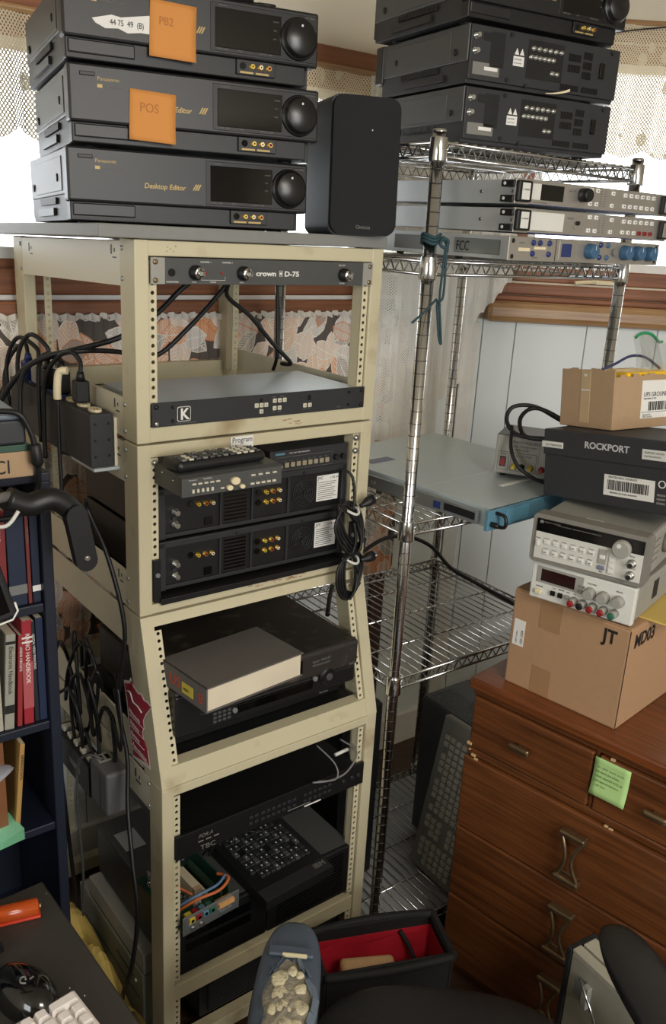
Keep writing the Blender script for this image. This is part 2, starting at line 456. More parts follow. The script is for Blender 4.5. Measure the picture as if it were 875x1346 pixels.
# frames: rack, wire shelf, the two walls of the bay
def frame(yaw, p):
    c, s_ = math.cos(R(yaw)), math.sin(R(yaw))
    return lambda x, y, z=0: (p[0]+c*x-s_*y, p[1]+s_*x+c*y, p[2]+z)
RY = 38.36
RZ = ZC-.062
RP = frame(RY, (-.329, 1.511, RZ))                 # z relative to the top edge of the top rack panel
SY = 37.0
SP = frame(SY, (.157, 1.75, ZC))                   # z relative to eye height
CW = (.384, 2.873)
LY, WY = 37.0, 1.0
LW = frame(LY, (*CW, ZC)); RW = frame(WY, (*CW, ZC))

# ------------------------------------------------------------------ the room: a bay with two window walls, floor, ceiling
def place(o, yaw, loc):
    m = Matrix.Rotation(R(yaw), 4, 'Z'); m.translation = Vector(loc); o.matrix_world = m
    return o
def structure(o): o['kind'] = 'structure'; return o
CZ = .72              # ceiling, relative to eye height
def window_wall(name, yaw, x0, x1, ox0, ox1, oz0, oz1, m):
    mb = MB()
    mb.box(x0, ox0, 0, .12, -ZC, CZ).box(ox1, x1, 0, .12, -ZC, CZ).box(ox0, ox1, 0, .12, -ZC, oz0).box(ox0, ox1, 0, .12, oz1, CZ)
    return structure(place(mb.done(name, m), yaw, (*CW, ZC)))
wl = window_wall('wall_left', LY, -2.6, .06, -1.95, -.36, -.15, .40, wallcream)
wr = window_wall('wall_right', WY, -.06, 2.6, .13, 1.5, -.13, .56, wallcream)
# painted boards below the sills, each its own piece
xs = [.0, .062, .168, .397, .626, .855, 1.084, 1.313, 1.542, 1.771, 2.0, 2.6]
for a, b in zip(xs, xs[1:]):
    bx('wall_panel', wallp, wr, a+.0012, b-.0012, -.012, 0, -ZC, -.25, .002)
xs = [-2.6+.26*i for i in range(11)]
for a, b in zip(xs, xs[1:]):
    bx('wall_panel', wallp, wl, a+.0012, min(b, -.012)-.0012, -.012, 0, -ZC, -.22, .002)
fl = MB()
structure(MB().box(-3.2, 3.4, -2.7, 4.2, -.06, 0).done('floor', floorm))
structure(MB().box(-3.2, 3.4, -2.7, 4.2, ZC+CZ, ZC+CZ+.06).done('ceiling', ceilm))
lx, ly, _ = LW(-2.6, 0)
structure(MB().box(lx-.1, lx, -2.6, ly+.05, 0, ZC+CZ).done('wall_side', wallcream))
structure(MB().box(lx, 3.1, -2.7, -2.6, 0, ZC+CZ).done('wall_back', wallcream))
rx, ry, _ = RW(2.6, 0)
structure(MB().box(rx-.02, rx+.08, -2.6, ry+.1, 0, ZC+CZ).done('wall_far', wallcream))

def make_window(name, yaw, x0, x1, z0, z1, frame_m, mull):
    w = MB()
    w.box(x0, x0+.05, .02, .07, z0, z1, .004).box(x1-.05, x1, .02, .07, z0, z1, .004).box(x0, x1, .02, .07, z1-.05, z1, .004).box(x0, x1, .02, .07, z0, z0+.045, .004)
    root = structure(place(w.done(name, frame_m), yaw, (*CW, ZC)))
    s = MB()
    s.box(x0+.05, x0+.075, .03, .06, z0+.045, z1-.05).box(x1-.075, x1-.05, .03, .06, z0+.045, z1-.05).box(x0+.05, x1-.05, .03, .06, z0+.045, z0+.07).box(x0+.05, x1-.05, .03, .06, z1-.075, z1-.05)
    for q in mull: s.box(q-.015, q+.015, .03, .06, z0+.045, z1-.05)
    s.done('sash', whitem, root)
    edges = [x0+.075]+list(mull)+[x1-.075]
    for a, b in zip(edges, edges[1:]):
        bx('pane', clearg, root, a, b, .043, .047, z0+.06, z1-.06)
    return root
w1 = make_window('window_1', LY, -1.95, -.36, -.15, .40, trim_red, (-1.15,))
w2 = make_window('window_2', WY, .13, 1.5, -.13, .56, trim_red, (.8,))
# window latch on the right window
la = MB().box(.40, .47, -.004, .02, -.128, -.114, .003).tube([(.405, -.006, -.120), (.37, -.02, -.121), (.335, -.022, -.125)], .006)
la.done('latch', cream, w2)
# casings and sills
def trim(name, yaw, m, *bxs, b=.006):
    mb = MB()
    for q in bxs: mb.box(*q, b)
    return structure(place(mb.done(name, m), yaw, (*CW, ZC)))
trim('trim_1', LY, trim_red, (-2.05, -.30, -.05, .0, -.235, -.192))
trim('trim_2', LY, trim_red, (-2.05, -.30, -.018, .0, -.181, -.125), (-2.05, -1.955, -.018, 0, -.12, .40), (-.355, -.27, -.018, 0, -.12, .40), (-2.05, -.27, -.02, 0, .40, .445))
trim('trim_3', LY, whitem, (-2.05, -.30, -.02, .0, -.192, -.181), b=.001)
trim('trim_4', WY, trim_oak, (.06, 1.7, -.06, 0, -.255, -.19), b=.02)
trim('trim_5', WY, trim_red, (.075, 1.7, -.03, 0, -.19, -.172), (.075, .128, -.02, 0, -.17, .60), (.075, 1.7, -.018, 0, -.17, -.135), (.075, 1.7, -.02, 0, .56, .60))
trim('trim_6', WY, whitem, (.0, .05, -.02, -.012, -ZC, -.26))
structure(place(MB().box(-2.6, -.02, -.03, -.012, -ZC, -ZC+.12, .004).done('baseboard_left', whitem), LY, (*CW, ZC)))
structure(place(MB().box(.05, 2.5, -.03, -.012, -ZC, -ZC+.12, .004).done('baseboard_right', whitem), WY, (*CW, ZC)))

# ------------------------------------------------------------------ curtains
def drape(name, m, yaw, lab, x0, x1, zt, zb, y, waves, amp, zbf=None, gather=1.6, nu=120, nv=16, group=None, rod=None, hem=.0, cat='curtain'):
    ph = random.random()*6
    def f(u, v):
        x = x0+(x1-x0)*u
        b = zb if zbf is None else zbf(u)
        z = zt+(b-zt)*v
        a = amp*(.35+.65*v)
        yy = y+a*math.sin(waves*2*math.pi*u+ph)+.4*a*math.sin(waves*4.6*math.pi*u+ph*2+v*1.5)
        return (x, yy, z), (x*gather, z)
    mb = MB().grid(f, nu, nv)
    if hem:
        n = max(3, int(abs(x1-x0)/hem))
        uvl = mb.bm.loops.layers.uv.verify()
        for i in range(n):
            for s0 in range(6):
                pass
    o = place(mb.done(name, m), yaw, (*CW, ZC))
    tag(o, lab, cat, group)
    return o
def rodded(o, yaw, x0, x1, y, z, r=.007):
    MB().cyl((x0, y, z), (x1, y, z), r, 10).done('curtain_rod', trim_oak, o)
scal = lambda n, d, base: (lambda u: base-d*abs(math.sin(n*math.pi*u)))
c1 = drape('lace_valance', lace_c, LY, 'lace valance hanging across the top of the left window', -1.95, -.40, .385, .2, -.04, 16, .014, scal(14, .03, .17), 1.5)
rodded(c1, LY, -1.98, -.38, -.04, .392)
c2 = drape('lace_valance', lace_c, WY, 'cream lace valance across the top of the right window', .10, 1.6, .60, .25, -.05, 14, .012, scal(12, .02, .265), 1.4)
rodded(c2, WY, .06, 1.65, -.05, .605)
c3 = drape('lace_curtain', lace_w, LY, 'long white lace panel hanging in the bay corner', -.50, -.17, .38, -.62, -.085, 5, .015, lambda u: -.60-.03*abs(math.sin(9*u)), 1.35, 70, 40)
c4 = drape('lace_curtain', lace_d, LY, 'dense scallop-edged lace swag beside the bay corner', -.24, -.02, .38, -.5, -.07, 3, .015, lambda u: -.56+.12*u+.015*abs(math.sin(22*u)), 1.35, 60, 36)
c5 = drape('lace_curtain', lace_d, WY, 'lace curtain end with scalloped edge over the oak sill', .0, .125, .58, -.2, -.08, 2, .01, lambda u: -.29+.16*u+.012*abs(math.sin(16*u)), 1.3, 40, 36)
c6 = drape('printed_skirt', leafm, LY, 'leaf-printed grey cloth skirt gathered below the left sill', -2.0, -.27, -.228, -1.05, -.058, 62, .0055, None, 1.25, 560, 10, cat='curtain')
# ruffled heading of the skirt
mbh = MB()
def fh(u, v):
    x = -2.0+1.73*u
    return (x, -.060-.006*math.sin(u*math.pi*2*90)-.003*v, -.220-.014*v+.003*math.sin(u*371)), (x, v)
mbh.grid(fh, 640, 2).done('ruffle', mat('ruffle_cloth', (222, 216, 206), .9, var=.2, scale=50), c6)

wq = thing('curtain_wire', 'thin dark wire strung above the right window valance', 'wire', RW(.30, -.075, .565), WY)
MB().tube([(0, 0, 0), (.15, -.004, .022), (.40, 0, .05), (1.2, .07, .07)], .0022).done('strand', rubber, wq)

# ------------------------------------------------------------------ the beige equipment rack (local z = height above floor)
rk = thing('equipment_rack', 'tall beige steel equipment rack with sloped middle section', 'rack', RP(0, 0, -RZ), RY)
def H(z): return z+RZ
X0, X1 = -.027, .512
FB = -.085            # how far the base stands forward
def upright(name, x0, x1, y0, y1, z0, z1): return bx(name, beige, rk, x0, x1, y0, y1, H(z0), H(z1), .002)
U = [0, .0159, .0318, .0445]
def cells(z0, z1):
    out = [z0]; k = 0
    while out[-1] < z1-.012:
        out.append(min(out[-1]+(.0159, .0159, .0127)[k % 3], z1)); k += 1
    return out
def module(zt, zb, top, bot):
    for xa, xb in ((X0, -.001), (.4836, X1)):
        upright('front_post', xa, xb, 0, .058, zb+.0012, zt)
        upright('rear_post', xa, xb, .545, .60, zb+.0012, zt-(.017 if top > .025 else 0))
    bx('front_rail', beige, rk, X0+.002, X1-.002, .0008, .03, H(zt-top), H(zt-.0005), .002)
    bx('front_rail', beige, rk, X0+.002, X1-.002, .0008, .03, H(zb+.0017), H(zb+bot), .002)
    bx('rear_rail', beige, rk, X0+.002, X1-.002, .57, .599, H(zt-.048), H(zt-(.018 if top > .025 else .0005)), .002)
    bx('rear_rail', beige, rk, X0+.002, X1-.002, .57, .599, H(zb+.0017), H(zb+.045), .002)
    for xa in (X0+.0015, X1-.0035):
        for a, b in ((zt-.078, zt-.004), (zb+.004, zb+.076)):
            dp = .016 if top > .025 and b > 0 else 0
            p = MB().hexa([(xa-.001, .045, H(a)), (xa+.003, .045, H(a)), (xa+.003, .56, H(a-dp)), (xa-.001, .56, H(a-dp))], [(xa-.001, .045, H(b)), (xa+.003, .045, H(b)), (xa+.003, .56, H(b-dp)), (xa-.001, .56, H(b-dp))]).done('side_panel', beige_side, rk)
            sx = xa-.0045 if xa < 0 else xa+.0035
            mbs = MB()
            for yy in (.048, .553):
                for zz in (a+.012-(dp if yy > .3 else 0), b-.012-(dp if yy > .3 else 0)): mbs.lathe((xa-.001 if xa < 0 else xa+.003, yy, H(zz)), (-1 if xa < 0 else 1, 0, 0), [(0, .0045), (.002, .0042), (.0035, .002)], 10)
            mbs.done('panel_screw', zinc, p, kind='stuff')
            if xa < 0:
                sl = MB()
                for yy in (.09, .50):
                    q = b-(dp if yy > .3 else 0); sl.box(xa-.0018, xa-.0008, yy, yy+.003, H(q-.024), H(q-.008)).box(xa-.0018, xa-.0008, yy-.012, yy-.010, H(q-.020), H(q-.014)).box(xa-.0018, xa-.0008, yy-.018, yy-.004, H(q-.030), H(q-.028))
                sl.done('panel_slot', blk3, p, kind='stuff')
    for xa in (.0005, .4671):
        for yy, nm in ((.006, 'mounting_rail'), (.50, 'mounting_rail')):
            MB().holestrip(xa, xa+.015, cells(H(zb+bot+.001), H(zt-top-.001)), yy, .0036).box(xa if xa > .2 else xa+.0005, xa+.0145 if xa < .2 else xa+.014, yy+.012, yy+.03, H(zb+bot), H(zb+bot)+.004).box((xa+.0125 if xa < .2 else xa+.0005), (xa+.0145 if xa < .2 else xa+.0025), yy+.002, yy+.03, H(zb+bot+.001), H(zt-top-.001)).done(nm, hole_strip, rk)
module(.027, -.3205, .026, .030)
module(-.3225, -.6535, .024, .021)
# sloped module: side posts lean from y=0 at the top to FB at the bottom
def slab(name, m, x0, x1, d0, d1, zt=-.6555, zb=-.984, b=False):
    """piece following the slope; d0..d1 = depth behind the sloping front face"""
    fy = lambda z: FB*(-.6555-z)/(.984-.6555)
    lo = [(x0, fy(zb)+d0, H(zb)), (x1, fy(zb)+d0, H(zb)), (x1, fy(zb)+d1, H(zb)), (x0, fy(zb)+d1, H(zb))]
    hi = [(x0, fy(zt)+d0, H(zt)), (x1, fy(zt)+d0, H(zt)), (x1, fy(zt)+d1, H(zt)), (x0, fy(zt)+d1, H(zt))]
    return MB().hexa(lo, hi).done(name, m, rk)
for xa, xb in ((X0, -.001), (.4836, X1)):
    slab('front_post', beige, xa, xb, 0, .075)
    upright('rear_post', xa, xb, .545, .60, -.983, -.6555)
slab('front_rail', beige, X0+.002, X1-.002, .0008, .03, -.6560, -.676)
slab('front_rail', beige, X0+.002, X1-.002, .0008, .03, -.945, -.9835)
for xa in (.0005, .4671):
    zs = cells(0, .268); fy = lambda z: FB*(z/.3285)
    mbr = MB().holestrip(xa, xa+.015, zs, 0, .0036)
    mbr.rot(Matrix.Translation((0, .006+FB*(.29/.3285), H(-.945))) @ Matrix.Rotation(-math.atan2(-FB, .3285), 4, 'X'))
    mbr.done('mounting_rail', hole_strip, rk)
for xa in (X0+.0015, X1-.0035):
    # cream side plate of the sloped module, cut to the slope
    bx('side_panel', beige_side, rk, xa-.001, xa+.003, .06, .56, H(-.735), H(-.66), .001)
    p = bx('side_panel', beige_side, rk, xa-.001, xa+.003, 0, .56, H(-.98), H(-.905), .001)
    if xa < 0:
        MB().box(xa-.0018, xa-.0008, .03, .034, H(-.935), H(-.915)).box(xa-.0018, xa-.0008, .012, .016, H(-.934), H(-.926)).box(xa-.0018, xa-.0008, -.012, .005, H(-.917), H(-.914)).done('panel_slot', blk3, p, kind='stuff')
# base
for xa, xb in ((X0, -.001), (.4836, X1)):
    upright('front_post', xa, xb, FB, FB+.055, -RZ+.012, -.9855)
    upright('rear_post', xa, xb, .545, .60, -RZ+.012, -.9855)
    for yy in (FB+.028, .572):
        cy('foot', blk3, rk, ((xa+xb)/2, yy, 0), ((xa+xb)/2, yy, .0125), .012, 12)
bx('front_rail', beige, rk, X0+.002, X1-.002, FB+.0008, FB+.03, H(-1.006), H(-.986), .002)
bx('front_rail', beige, rk, -.001, .4836, FB+.006, FB+.03, H(-1.527), H(-1.487), .002)
bx('front_rail', beige, rk, X0+.002, X1-.002, FB+.0008, FB+.03, .02, .055, .002)
bx('rear_rail', beige, rk, X0+.002, X1-.002, .57, .599, .02, .06, .002)
bx('rear_rail', beige, rk, X0+.002, X1-.002, .57, .599, H(-1.03), H(-.986), .002)
for xa in (X0+.0015, X1-.0035):
    for a, b in ((-1.062, -.988),)+(((-RZ+.02, -RZ+.09),) if xa > 0 else ()):
        p = bx('side_panel', beige_side, rk, xa-.001, xa+.003, FB+.05, .56, H(a), H(b), .001)
        if xa < 0:
            MB().box(xa-.0018, xa-.0008, .03, .034, H(b-.03), H(b-.012)).box(xa-.0018, xa-.0008, .014, .017, H(b-.028), H(b-.02)).box(xa-.0018, xa-.0008, .01, .03, H(b-.038), H(b-.035)).done('panel_slot', blk3, p, kind='stuff')
            mbs = MB()
            for zz in (a+.012, b-.012): mbs.lathe((xa-.001, FB+.056, H(zz)), (-1, 0, 0), [(0, .0045), (.002, .0042), (.0035, .002)], 10)
            mbs.done('panel_screw', zinc, p, kind='stuff')
for xa in (.0005, .4671):
    MB().holestrip(xa, xa+.015, cells(H(-1.475), H(-1.007)), FB+.008, .0036).box(xa+.001, xa+.003, FB+.012, FB+.03, H(-1.475), H(-1.007)).done('mounting_rail', hole_strip, rk)
    MB().holestrip(xa, xa+.015, cells(H(-1.6), H(-1.52)), FB+.008, .0036).done('mounting_rail', hole_strip, rk)
    MB().holestrip(xa, xa+.015, cells(H(-1.475), H(-1.007)), .50, .0036).done('mounting_rail', hole_strip, rk)
# white wall clips on the right rail, paint chips
mbc = MB()
for zz in (-.115, -.16): mbc.box(.474, .486, .03, .045, H(zz), H(zz+.016), .001).cyl((.482, .030, H(zz+.008)), (.482, .024, H(zz+.008)), .004, 10)
mbc.done('rail_clip', hpwhite, rk)
mbw = MB()
for zz in (-.357, -.385): mbw.lathe((.474, .005, H(zz)), (0, -1, 0), [(0, .007), (.003, .0065), (.006, .003)], 12)
for zz in (-.357,): mbw.lathe((.008, .005, H(zz)), (0, -1, 0), [(0, .006), (.003, .0055), (.005, .002)], 12)
mbw.done('rack_screw', nickel, rk, kind='stuff')
chip = MB()
for _ in range(26):
    x = random.gauss(.30, .035); z = -.640+random.uniform(-.006, .006); r = random.uniform(.001, .006)
    chip.box(x, x+r*2.2, .0003, .0009, H(z), H(z+r*.7))
for _ in range(10):
    x = random.gauss(.305, .012); z = -.3075+random.uniform(-.006, .006); r = random.uniform(.001, .005)
    chip.box(x, x+r*2.2, .0003, .0009, H(z), H(z+r*.7))
for _ in range(6):
    x = .03+random.uniform(0, .02); z = .014+random.uniform(-.006, .006); chip.box(x, x+.003, .0003, .0009, H(z), H(z)+.0015)
chip.done('paint_scuff', mat('bare_scuff', (168, 140, 108), .7, var=.3, scale=200), rk, kind='stuff')
# tabletop
tt = thing('tabletop_board', 'grey laminate board lying flat on top of the beige rack', 'tabletop', RP(-.03, -.006, .0285), RY, pit=-1.6)
bx('board', laminate, tt, -.06, .545, 0, .72, 0, .0215, .002)

# ------------------------------------------------------------------ video decks
def jacks(root, pts, y, cols, r=.0042, face=-1, name='jack'):
    """phono sockets: gold ring, coloured insulator, dark bore"""
    for (x, z), c in zip(pts, cols):
        j = MB().lathe((x, y, z), (0, face, 0), [(0, r*1.25), (.0015, r*1.25), (.0017, r), (.007, r)], 12).done(name, gold if c is not None else nickel, root)
        MB().lathe((x, y+face*.0068, z), (0, face, 0), [(0, r*.75), (.0008, r*.75)], 10).done('insulator', c or blk3, j)
        MB().lathe((x, y+face*.0074, z), (0, face, 0), [(0, r*.35), (.0006, r*.35)], 8).done('bore', gloss, j)
def make_deck(lab, loc, yaw, group=None):
    t = thing('video_deck', lab, 'video recorder', loc, yaw, group=group)
    w, d, h = .43, .388, .119
    bx('chassis', blk2, t, .006, w-.006, .03, d-.008, .004, .05, .001)
    cv = MB().box(.003, w-.003, .034, d-.006, .046, h-.001, .002).done('cover', dgrey, t)
    for side, x in ((-1, .003), (1, w-.003)):
        # side plate with a raised border, two screws, vents
        bx('side_plate', dgrey, t, x-.0015, x+.0015, .06, d-.07, .052, h-.012, .001)
        for yy, zz in ((.095, .074), (d-.05, .066)): MB().lathe((x+side*.001, yy, zz), (side, 0, 0), [(0, .007), (.002, .0065), (.0028, .003)], 12).done('cover_screw', blk3, t)
        v = MB()
        for k in range(26): v.box(x-.0022, x+.0022, .12+k*.006, .1235+k*.006, .032, .043)
        v.done('side_vent', blk3, t)
        bx('carry_grip', blk3, t, x-.0025, x+.0025, .14, .30, .013, .026)
    bx('front_panel', blk, t, 0, w, 0, .034, .034, h, .004)
    bx('lower_panel', blk3, t, .004, w-.02, .008, .034, .004, .035, .002)
    bx('flap_door', blk, t, .008, .112, .005, .012, .012, .032, .002)
    bx('power_button', blk3, t, .018, .042, -.002, .002, h-.018, h-.012, .001)
    bx('display_window', gloss, t, .243, .36, -.0012, .003, .046, .105, .001)
    bx('control_panel', blk3, t, .235, .427, -.0006, .002, .040, .112, .001)
    dl = MB().lathe((.392, 0, .075), (0, -1, 0), [(0, .034), (.004, .0335), (.005, .031), (.0055, .0295), (.014, .0285), (.016, .026), (.0165, .0)], 36, False).done('jog_dial', dial, t)
    MB().lathe((.392, -.0165, .093), (0, -1, 0), [(0, .002), (.0006, .002)], 8).done('pointer', whiteprint, dl)
    jp = bx('jack_panel', blk3, t, .282, .352, .003, .012, .0105, .0335, .001)
    cy('s_video_socket', gloss, t, (.293, .004, .0235), (.293, .0015, .0235), .0055, 14)
    jacks(t, [(.309, .0235), (.324, .0235), (.339, .0235)], .004, [jyel, jwhite, jred], .0038)
    bx('jack_caption', goldprint, t, .288, .312, .0027, .0031, .0125, .0155); bx('jack_caption', goldprint, t, .316, .340, .0027, .0031, .0125, .0155)
    text('Panasonic', .0078, goldprint, t, .045, -.0004, .096, sx=1.15)
    bx('mark', goldprint, t, .045, .053, -.0005, .0002, .0855, .0905); text('HIGH RESOLUTION VIDEO', .0032, greyprint, t, .058, -.0004, .0865)
    text('Desktop Editor', .0115, goldprint, t, .126, -.0004, .061, shear=.15, bold=.0002)
    z = MB()
    for k in range(3): z.prism([(.211+k*.004, .062), (.2135+k*.004, .062), (.219+k*.004, .072), (.2165+k*.004, .072)], 'y', -.0006, 0)
    z.done('emblem', goldprint, t)
    text('Panasonic', .0035, greyprint, t, .25, -.0016, .107); text('SUPER LASER', .0035, greyprint, t, .245, -.0016, .0425); text('NTSC', .0032, greyprint, t, .282, -.0022, .0425)
    for k, q in enumerate(('REVIEW', 'CUE', 'STILL')): text(q, .003, greyprint, t, .345, -.0022, .094-.013*k)
    text('HiFi STEREO', .0036, greyprint, t, .402, -.0022, .1075)
    text('POSITION  SHIFT', .0032, greyprint, t, .32, -.0022, .0425)
    # rear
    bx('rear_panel', blk2, t, .006, w-.006, d-.012, d, .012, h-.003, .001)
    bx('rear_recess', blk3, t, .335, .372, d-.004, d+.0006, .04, .108)
    jb = bx('rear_jack_panel', blk3, t, .172, .272, d-.004, d+.0008, .03, .106)
    pts = [(.258-k*.0155, .090) for k in range(6)]+[(.263-k*.0125, .072) for k in range(6)]+[(.20-k*.013, .046) for k in range(2)]
    mbj = MB(); mbh = MB()
    for x, zz in pts:
        mbj.lathe((x, d, zz), (0, 1, 0), [(0, .0054), (.0015, .0054), (.0017, .0042), (.006, .0042), (.0061, .002)], 10)
    mbj.done('rear_jacks', nickel, t)
    for zz in (.095, .066): MB().lathe((.412, d, zz), (0, 1, 0), [(0, .0075), (.002, .0075), (.0022, .005), (.012, .005)], 12).done('aerial_socket', nickel, t)
    bx('channel_switch', blk3, t, .372, .392, d, d+.001, .088, .104)
    v = MB()
    for x0, zz in ((.122, .078), (.122, .056), (.088, .086), (.088, .066), (.088, .046)):
        n = 8 if x0 > .1 else 6
        for k in range(n): v.box(x0+k*.0045, x0+.0028+k*.0045, d-.001, d+.0008, zz, zz+.015)
    for k in range(12): v.box(.12+k*.0045, .1228+k*.0045, d-.001, d+.0008, .018, .030)
    for k in range(11): v.box(.062+k*.0045, .0648+k*.0045, d-.001, d+.0008, .018, .030)
    v.done('rear_vents', gloss, t)
    bx('mains_inlet', gloss, t, .048, .064, d-.002, d+.004, .052, .085, .003)
    wt = MB()
    for x in (.302, .288): wt.prism([(x-.006, .072), (x+.006, .072), (x, .085)], 'y', d, d+.0007)
    wt.done('warning_triangles', label, t)
    bx('warning_label', label, t, .281, .310, d, d+.0007, .050, .069)
    text('CAUTION', .0045, blackprint, t, .3085, d+.001, .0615, face='+y'); text('DO NOT OPEN', .003, blackprint, t, .3085, d+.001, .0545, face='+y')
    bx('rating_label', greyprint, t, .345, .415, d, d+.0006, .022, .046); bx('serial_label', label, t, .350, .385, d, d+.0009, .032, .039)
    sr = MB()
    for x, zz in ((.27, .014), (.322, .02), (.32, .108), (.03, .108)): sr.lathe((x, d, zz), (0, 1, 0), [(0, .005), (.0025, .0045)], 10)
    sr.done('rear_screws', blk3, t, kind='stuff')
    for x in (.04, w-.04):
        for yy in (.06, d-.06): MB().cyl((x, yy, 0), (x, yy, .0045), .014, 14).done('foot', rubber, t)
    return t
d0 = make_deck('black tabletop video deck at the bottom of the left stack, no note on it', (-.459, 1.507, RZ+.0495), 27.9)
flush_texts()
d1 = copy_tree(d0); d2 = copy_tree(d0)
def pose(o, loc, yaw, roll=0, pit=0, s=1):
    m = Matrix.Rotation(R(yaw), 4, 'Z') @ Matrix.Rotation(-R(roll), 4, 'Y') @ Matrix.Rotation(R(pit), 4, 'X') @ Matrix.Scale(s, 4)
    m.translation = Vector(loc); o.matrix_world = m
pose(d1, (-.446, 1.490, RZ+.1687), 26.5); d1['label'] = 'middle black video deck of the left stack, orange note reading POS'
pose(d2, (-.447, 1.478, RZ+.2879), 27.3); d2['label'] = 'topmost black video deck of the left stack, peeled white tape label'
# everything on the board leans back with it
piv = Matrix.Translation(RP(0, 0, .05)) @ Matrix.Rotation(R(RY), 4, 'Z')
TILT = piv @ Matrix.Rotation(R(-1.6), 4, 'X') @ piv.inverted()
bpy.context.view_layer.update()
for q in (d0, d1, d2): q.matrix_world = TILT @ q.matrix_world
for q in (d0, d1, d2): q['group'] = 'video decks stacked on the beige rack'
# peeled masking tape with handwriting on the topmost deck
tp = MB(); random.seed(3)
o1 = [(.045, .062), (.075, .070), (.09, .068), (.15, .079), (.15, .050), (.12, .050), (.10, .047), (.085, .052), (.065, .050), (.05, .056)]
tp.prism(o1, 'y', -.0009, -.0001); tpo = tp.done('torn_tape', label, d2)
text('44 75  49  (B)', .012, blackprint, d2, .072, -.0013, .056, sx=.8); text('110', .02, redprint, d2, .135, -.0013, .053, sx=.6)
pass
# sticky notes
def note(name, lab, m, loc, yaw, w, h, txt, ts, col, group=None, roll=0):
    t = thing(name, lab, 'note', loc, yaw, roll=roll, group=group)
    def f(u, v):
        x = (u-.5)*w; z = -v*h
        return (x, -.0006-.008*(v**3)*(.3+.7*u), z), (u, v)
    mb = MB().grid(f, 6, 8)
    o = mb.done('paper', m, t)
    sm = o.modifiers.new('thick', 'SOLIDIFY'); sm.thickness = .0004
    for k, q in enumerate(txt):
        text(q, ts, col, t, -w*.42, -.0016-.001*k, -h*(.2 if len(txt) > 1 else .42)-k*ts*1.25, sx=.9)
    return t
def deck_pt(o, x, z): return o.matrix_world @ Vector((x, -.001, z))
pencil = mat('pencil_mark', (176, 112, 60), .8)
p = d2.matrix_world @ Vector((.174, -.0012, .100)); note('sticky_note', 'orange sticky note reading PB2 on the topmost deck', orange_note, p, 27.3, .076, .082, ['  PB2'], .017, pencil, 'orange sticky notes', roll=-2)
p = d1.matrix_world @ Vector((.134, -.0012, .088)); note('sticky_note', 'orange sticky note reading POS on the middle deck', orange_note, p, 26.5, .076, .076, ['  POS'], .02, pencil, 'orange sticky notes', roll=-2)
# dark gadget lying on the top deck
g = thing('headphone_band', 'black round gadget lying on the topmost left deck', 'gadget', d2.matrix_world @ Vector((.27, .05, .119)), 27)
MB().lathe((0, 0, 0), (0, 0, 1), [(0, .05), (.004, .056), (.012, .056), (.02, .05), (.024, .03), (.025, 0)], 28, False).done('shell', blk, g)
MB().tube([(.045, -.02, .006), (.07, -.035, .005), (.085, -.03, .006), (.06, -.02, .008)], .0028).done('cord', rubber, g)

# ------------------------------------------------------------------ bookshelf speaker
sp = thing('bookshelf_speaker', 'black bookshelf speaker with cloth grille beside the left deck stack', 'speaker', (-.036, 1.733, RZ+.0502), 21)
sp.matrix_world = TILT @ sp.matrix_world
def rr(w, h, r, n=6):
    out = []
    for cx, cz, a0 in ((w-r, h-r, 0), (r, h-r, 90), (r, r, 180), (w-r, r, 270)):
        for k in range(n+1):
            a = R(a0+90*k/n); out.append((cx+r*math.cos(a), cz+r*math.sin(a)))
    return out
MB().prism(rr(.136, .246, .018), 'y', .012, .152).done('cabinet', mat('speaker_cabinet', (44, 48, 54), .55, var=.05), sp)
MB().prism([(x*.985+.001, z*.99+.001) for x, z in rr(.136, .246, .022)], 'y', 0, .013).done('grille', mat('grille_cloth', (26, 27, 28), .9, var=.2, bump=.4, bscale=1500), sp)
cy('status_lamp', whiteprint, sp, (.078, -.0004, .187), (.078, .001, .187), .0014, 8)
text('Omicca', .0095, greyprint, sp, .052, -.0004, .012)

# ------------------------------------------------------------------ rack-mounted units, upper module
def unit(name, lab, cat, x, y, z): return thing(name, lab, cat, RP(x, y, z), RY)
a = unit('power_amplifier', 'dark grey rack amplifier with three chrome knobs', 'amplifier', 0, 0, -.0445)
bx('ear', hpgrey, a, .0005, .030, -.005, 0, .0004, .0441, .001); bx('ear', hpgrey, a, .4525, .4821, -.005, 0, .0004, .0441, .001)
bx('faceplate', dgrey, a, .026, .456, -.007, 0, .0004, .0441, .001)
bx('chassis', blk2, a, .022, .46, .0005, .22, .002, .042)
for x in (.082, .178, .406):
    k = MB().lathe((x, -.007, .0205), (0, -1, 0), [(0, .0125), (.008, .0125), (.009, .0105), (.018, .0105)], 22).done('knob', blk3, a)
    MB().lathe((x, -.025, .0205), (0, -1, 0), [(0, .0102), (.002, .0102), (.003, .009), (.003, .004), (.0042, .004)], 22).done('knob_cap', chrome, k)
    MB().box(x-.0006, x+.0006, -.0295, -.0285, .0225, .029).done('pointer', blk3, k)
cy('headphone_socket', gloss, a, (.037, -.0072, .020), (.037, -.009, .020), .0065, 16)
for x in (.104, .135): cy('indicator', jred, a, (x, -.0072, .020), (x, -.0085, .020), .0025, 10)
text('crown', .0125, label, a, .206, -.0074, .0165, sx=1.35, bold=.0004); text('D-75', .0125, label, a, .268, -.0074, .0165, sx=1.3, bold=.0004)
MB().tube([(.2575, -.0074, .026), (.263, -.0074, .026), (.263, -.0074, .016), (.2575, -.0074, .016)], .0006, 6, 1, True).done('crest', label, a); bx('crest_bar', label, a, .2585, .262, -.0076, -.007, .019, .023)
for s_, x in (('CHANNEL 1', .092), ('CHANNEL 2', .135), ('ON  OFF', .394)): text(s_, .004, label, a, x, -.0074, .037)
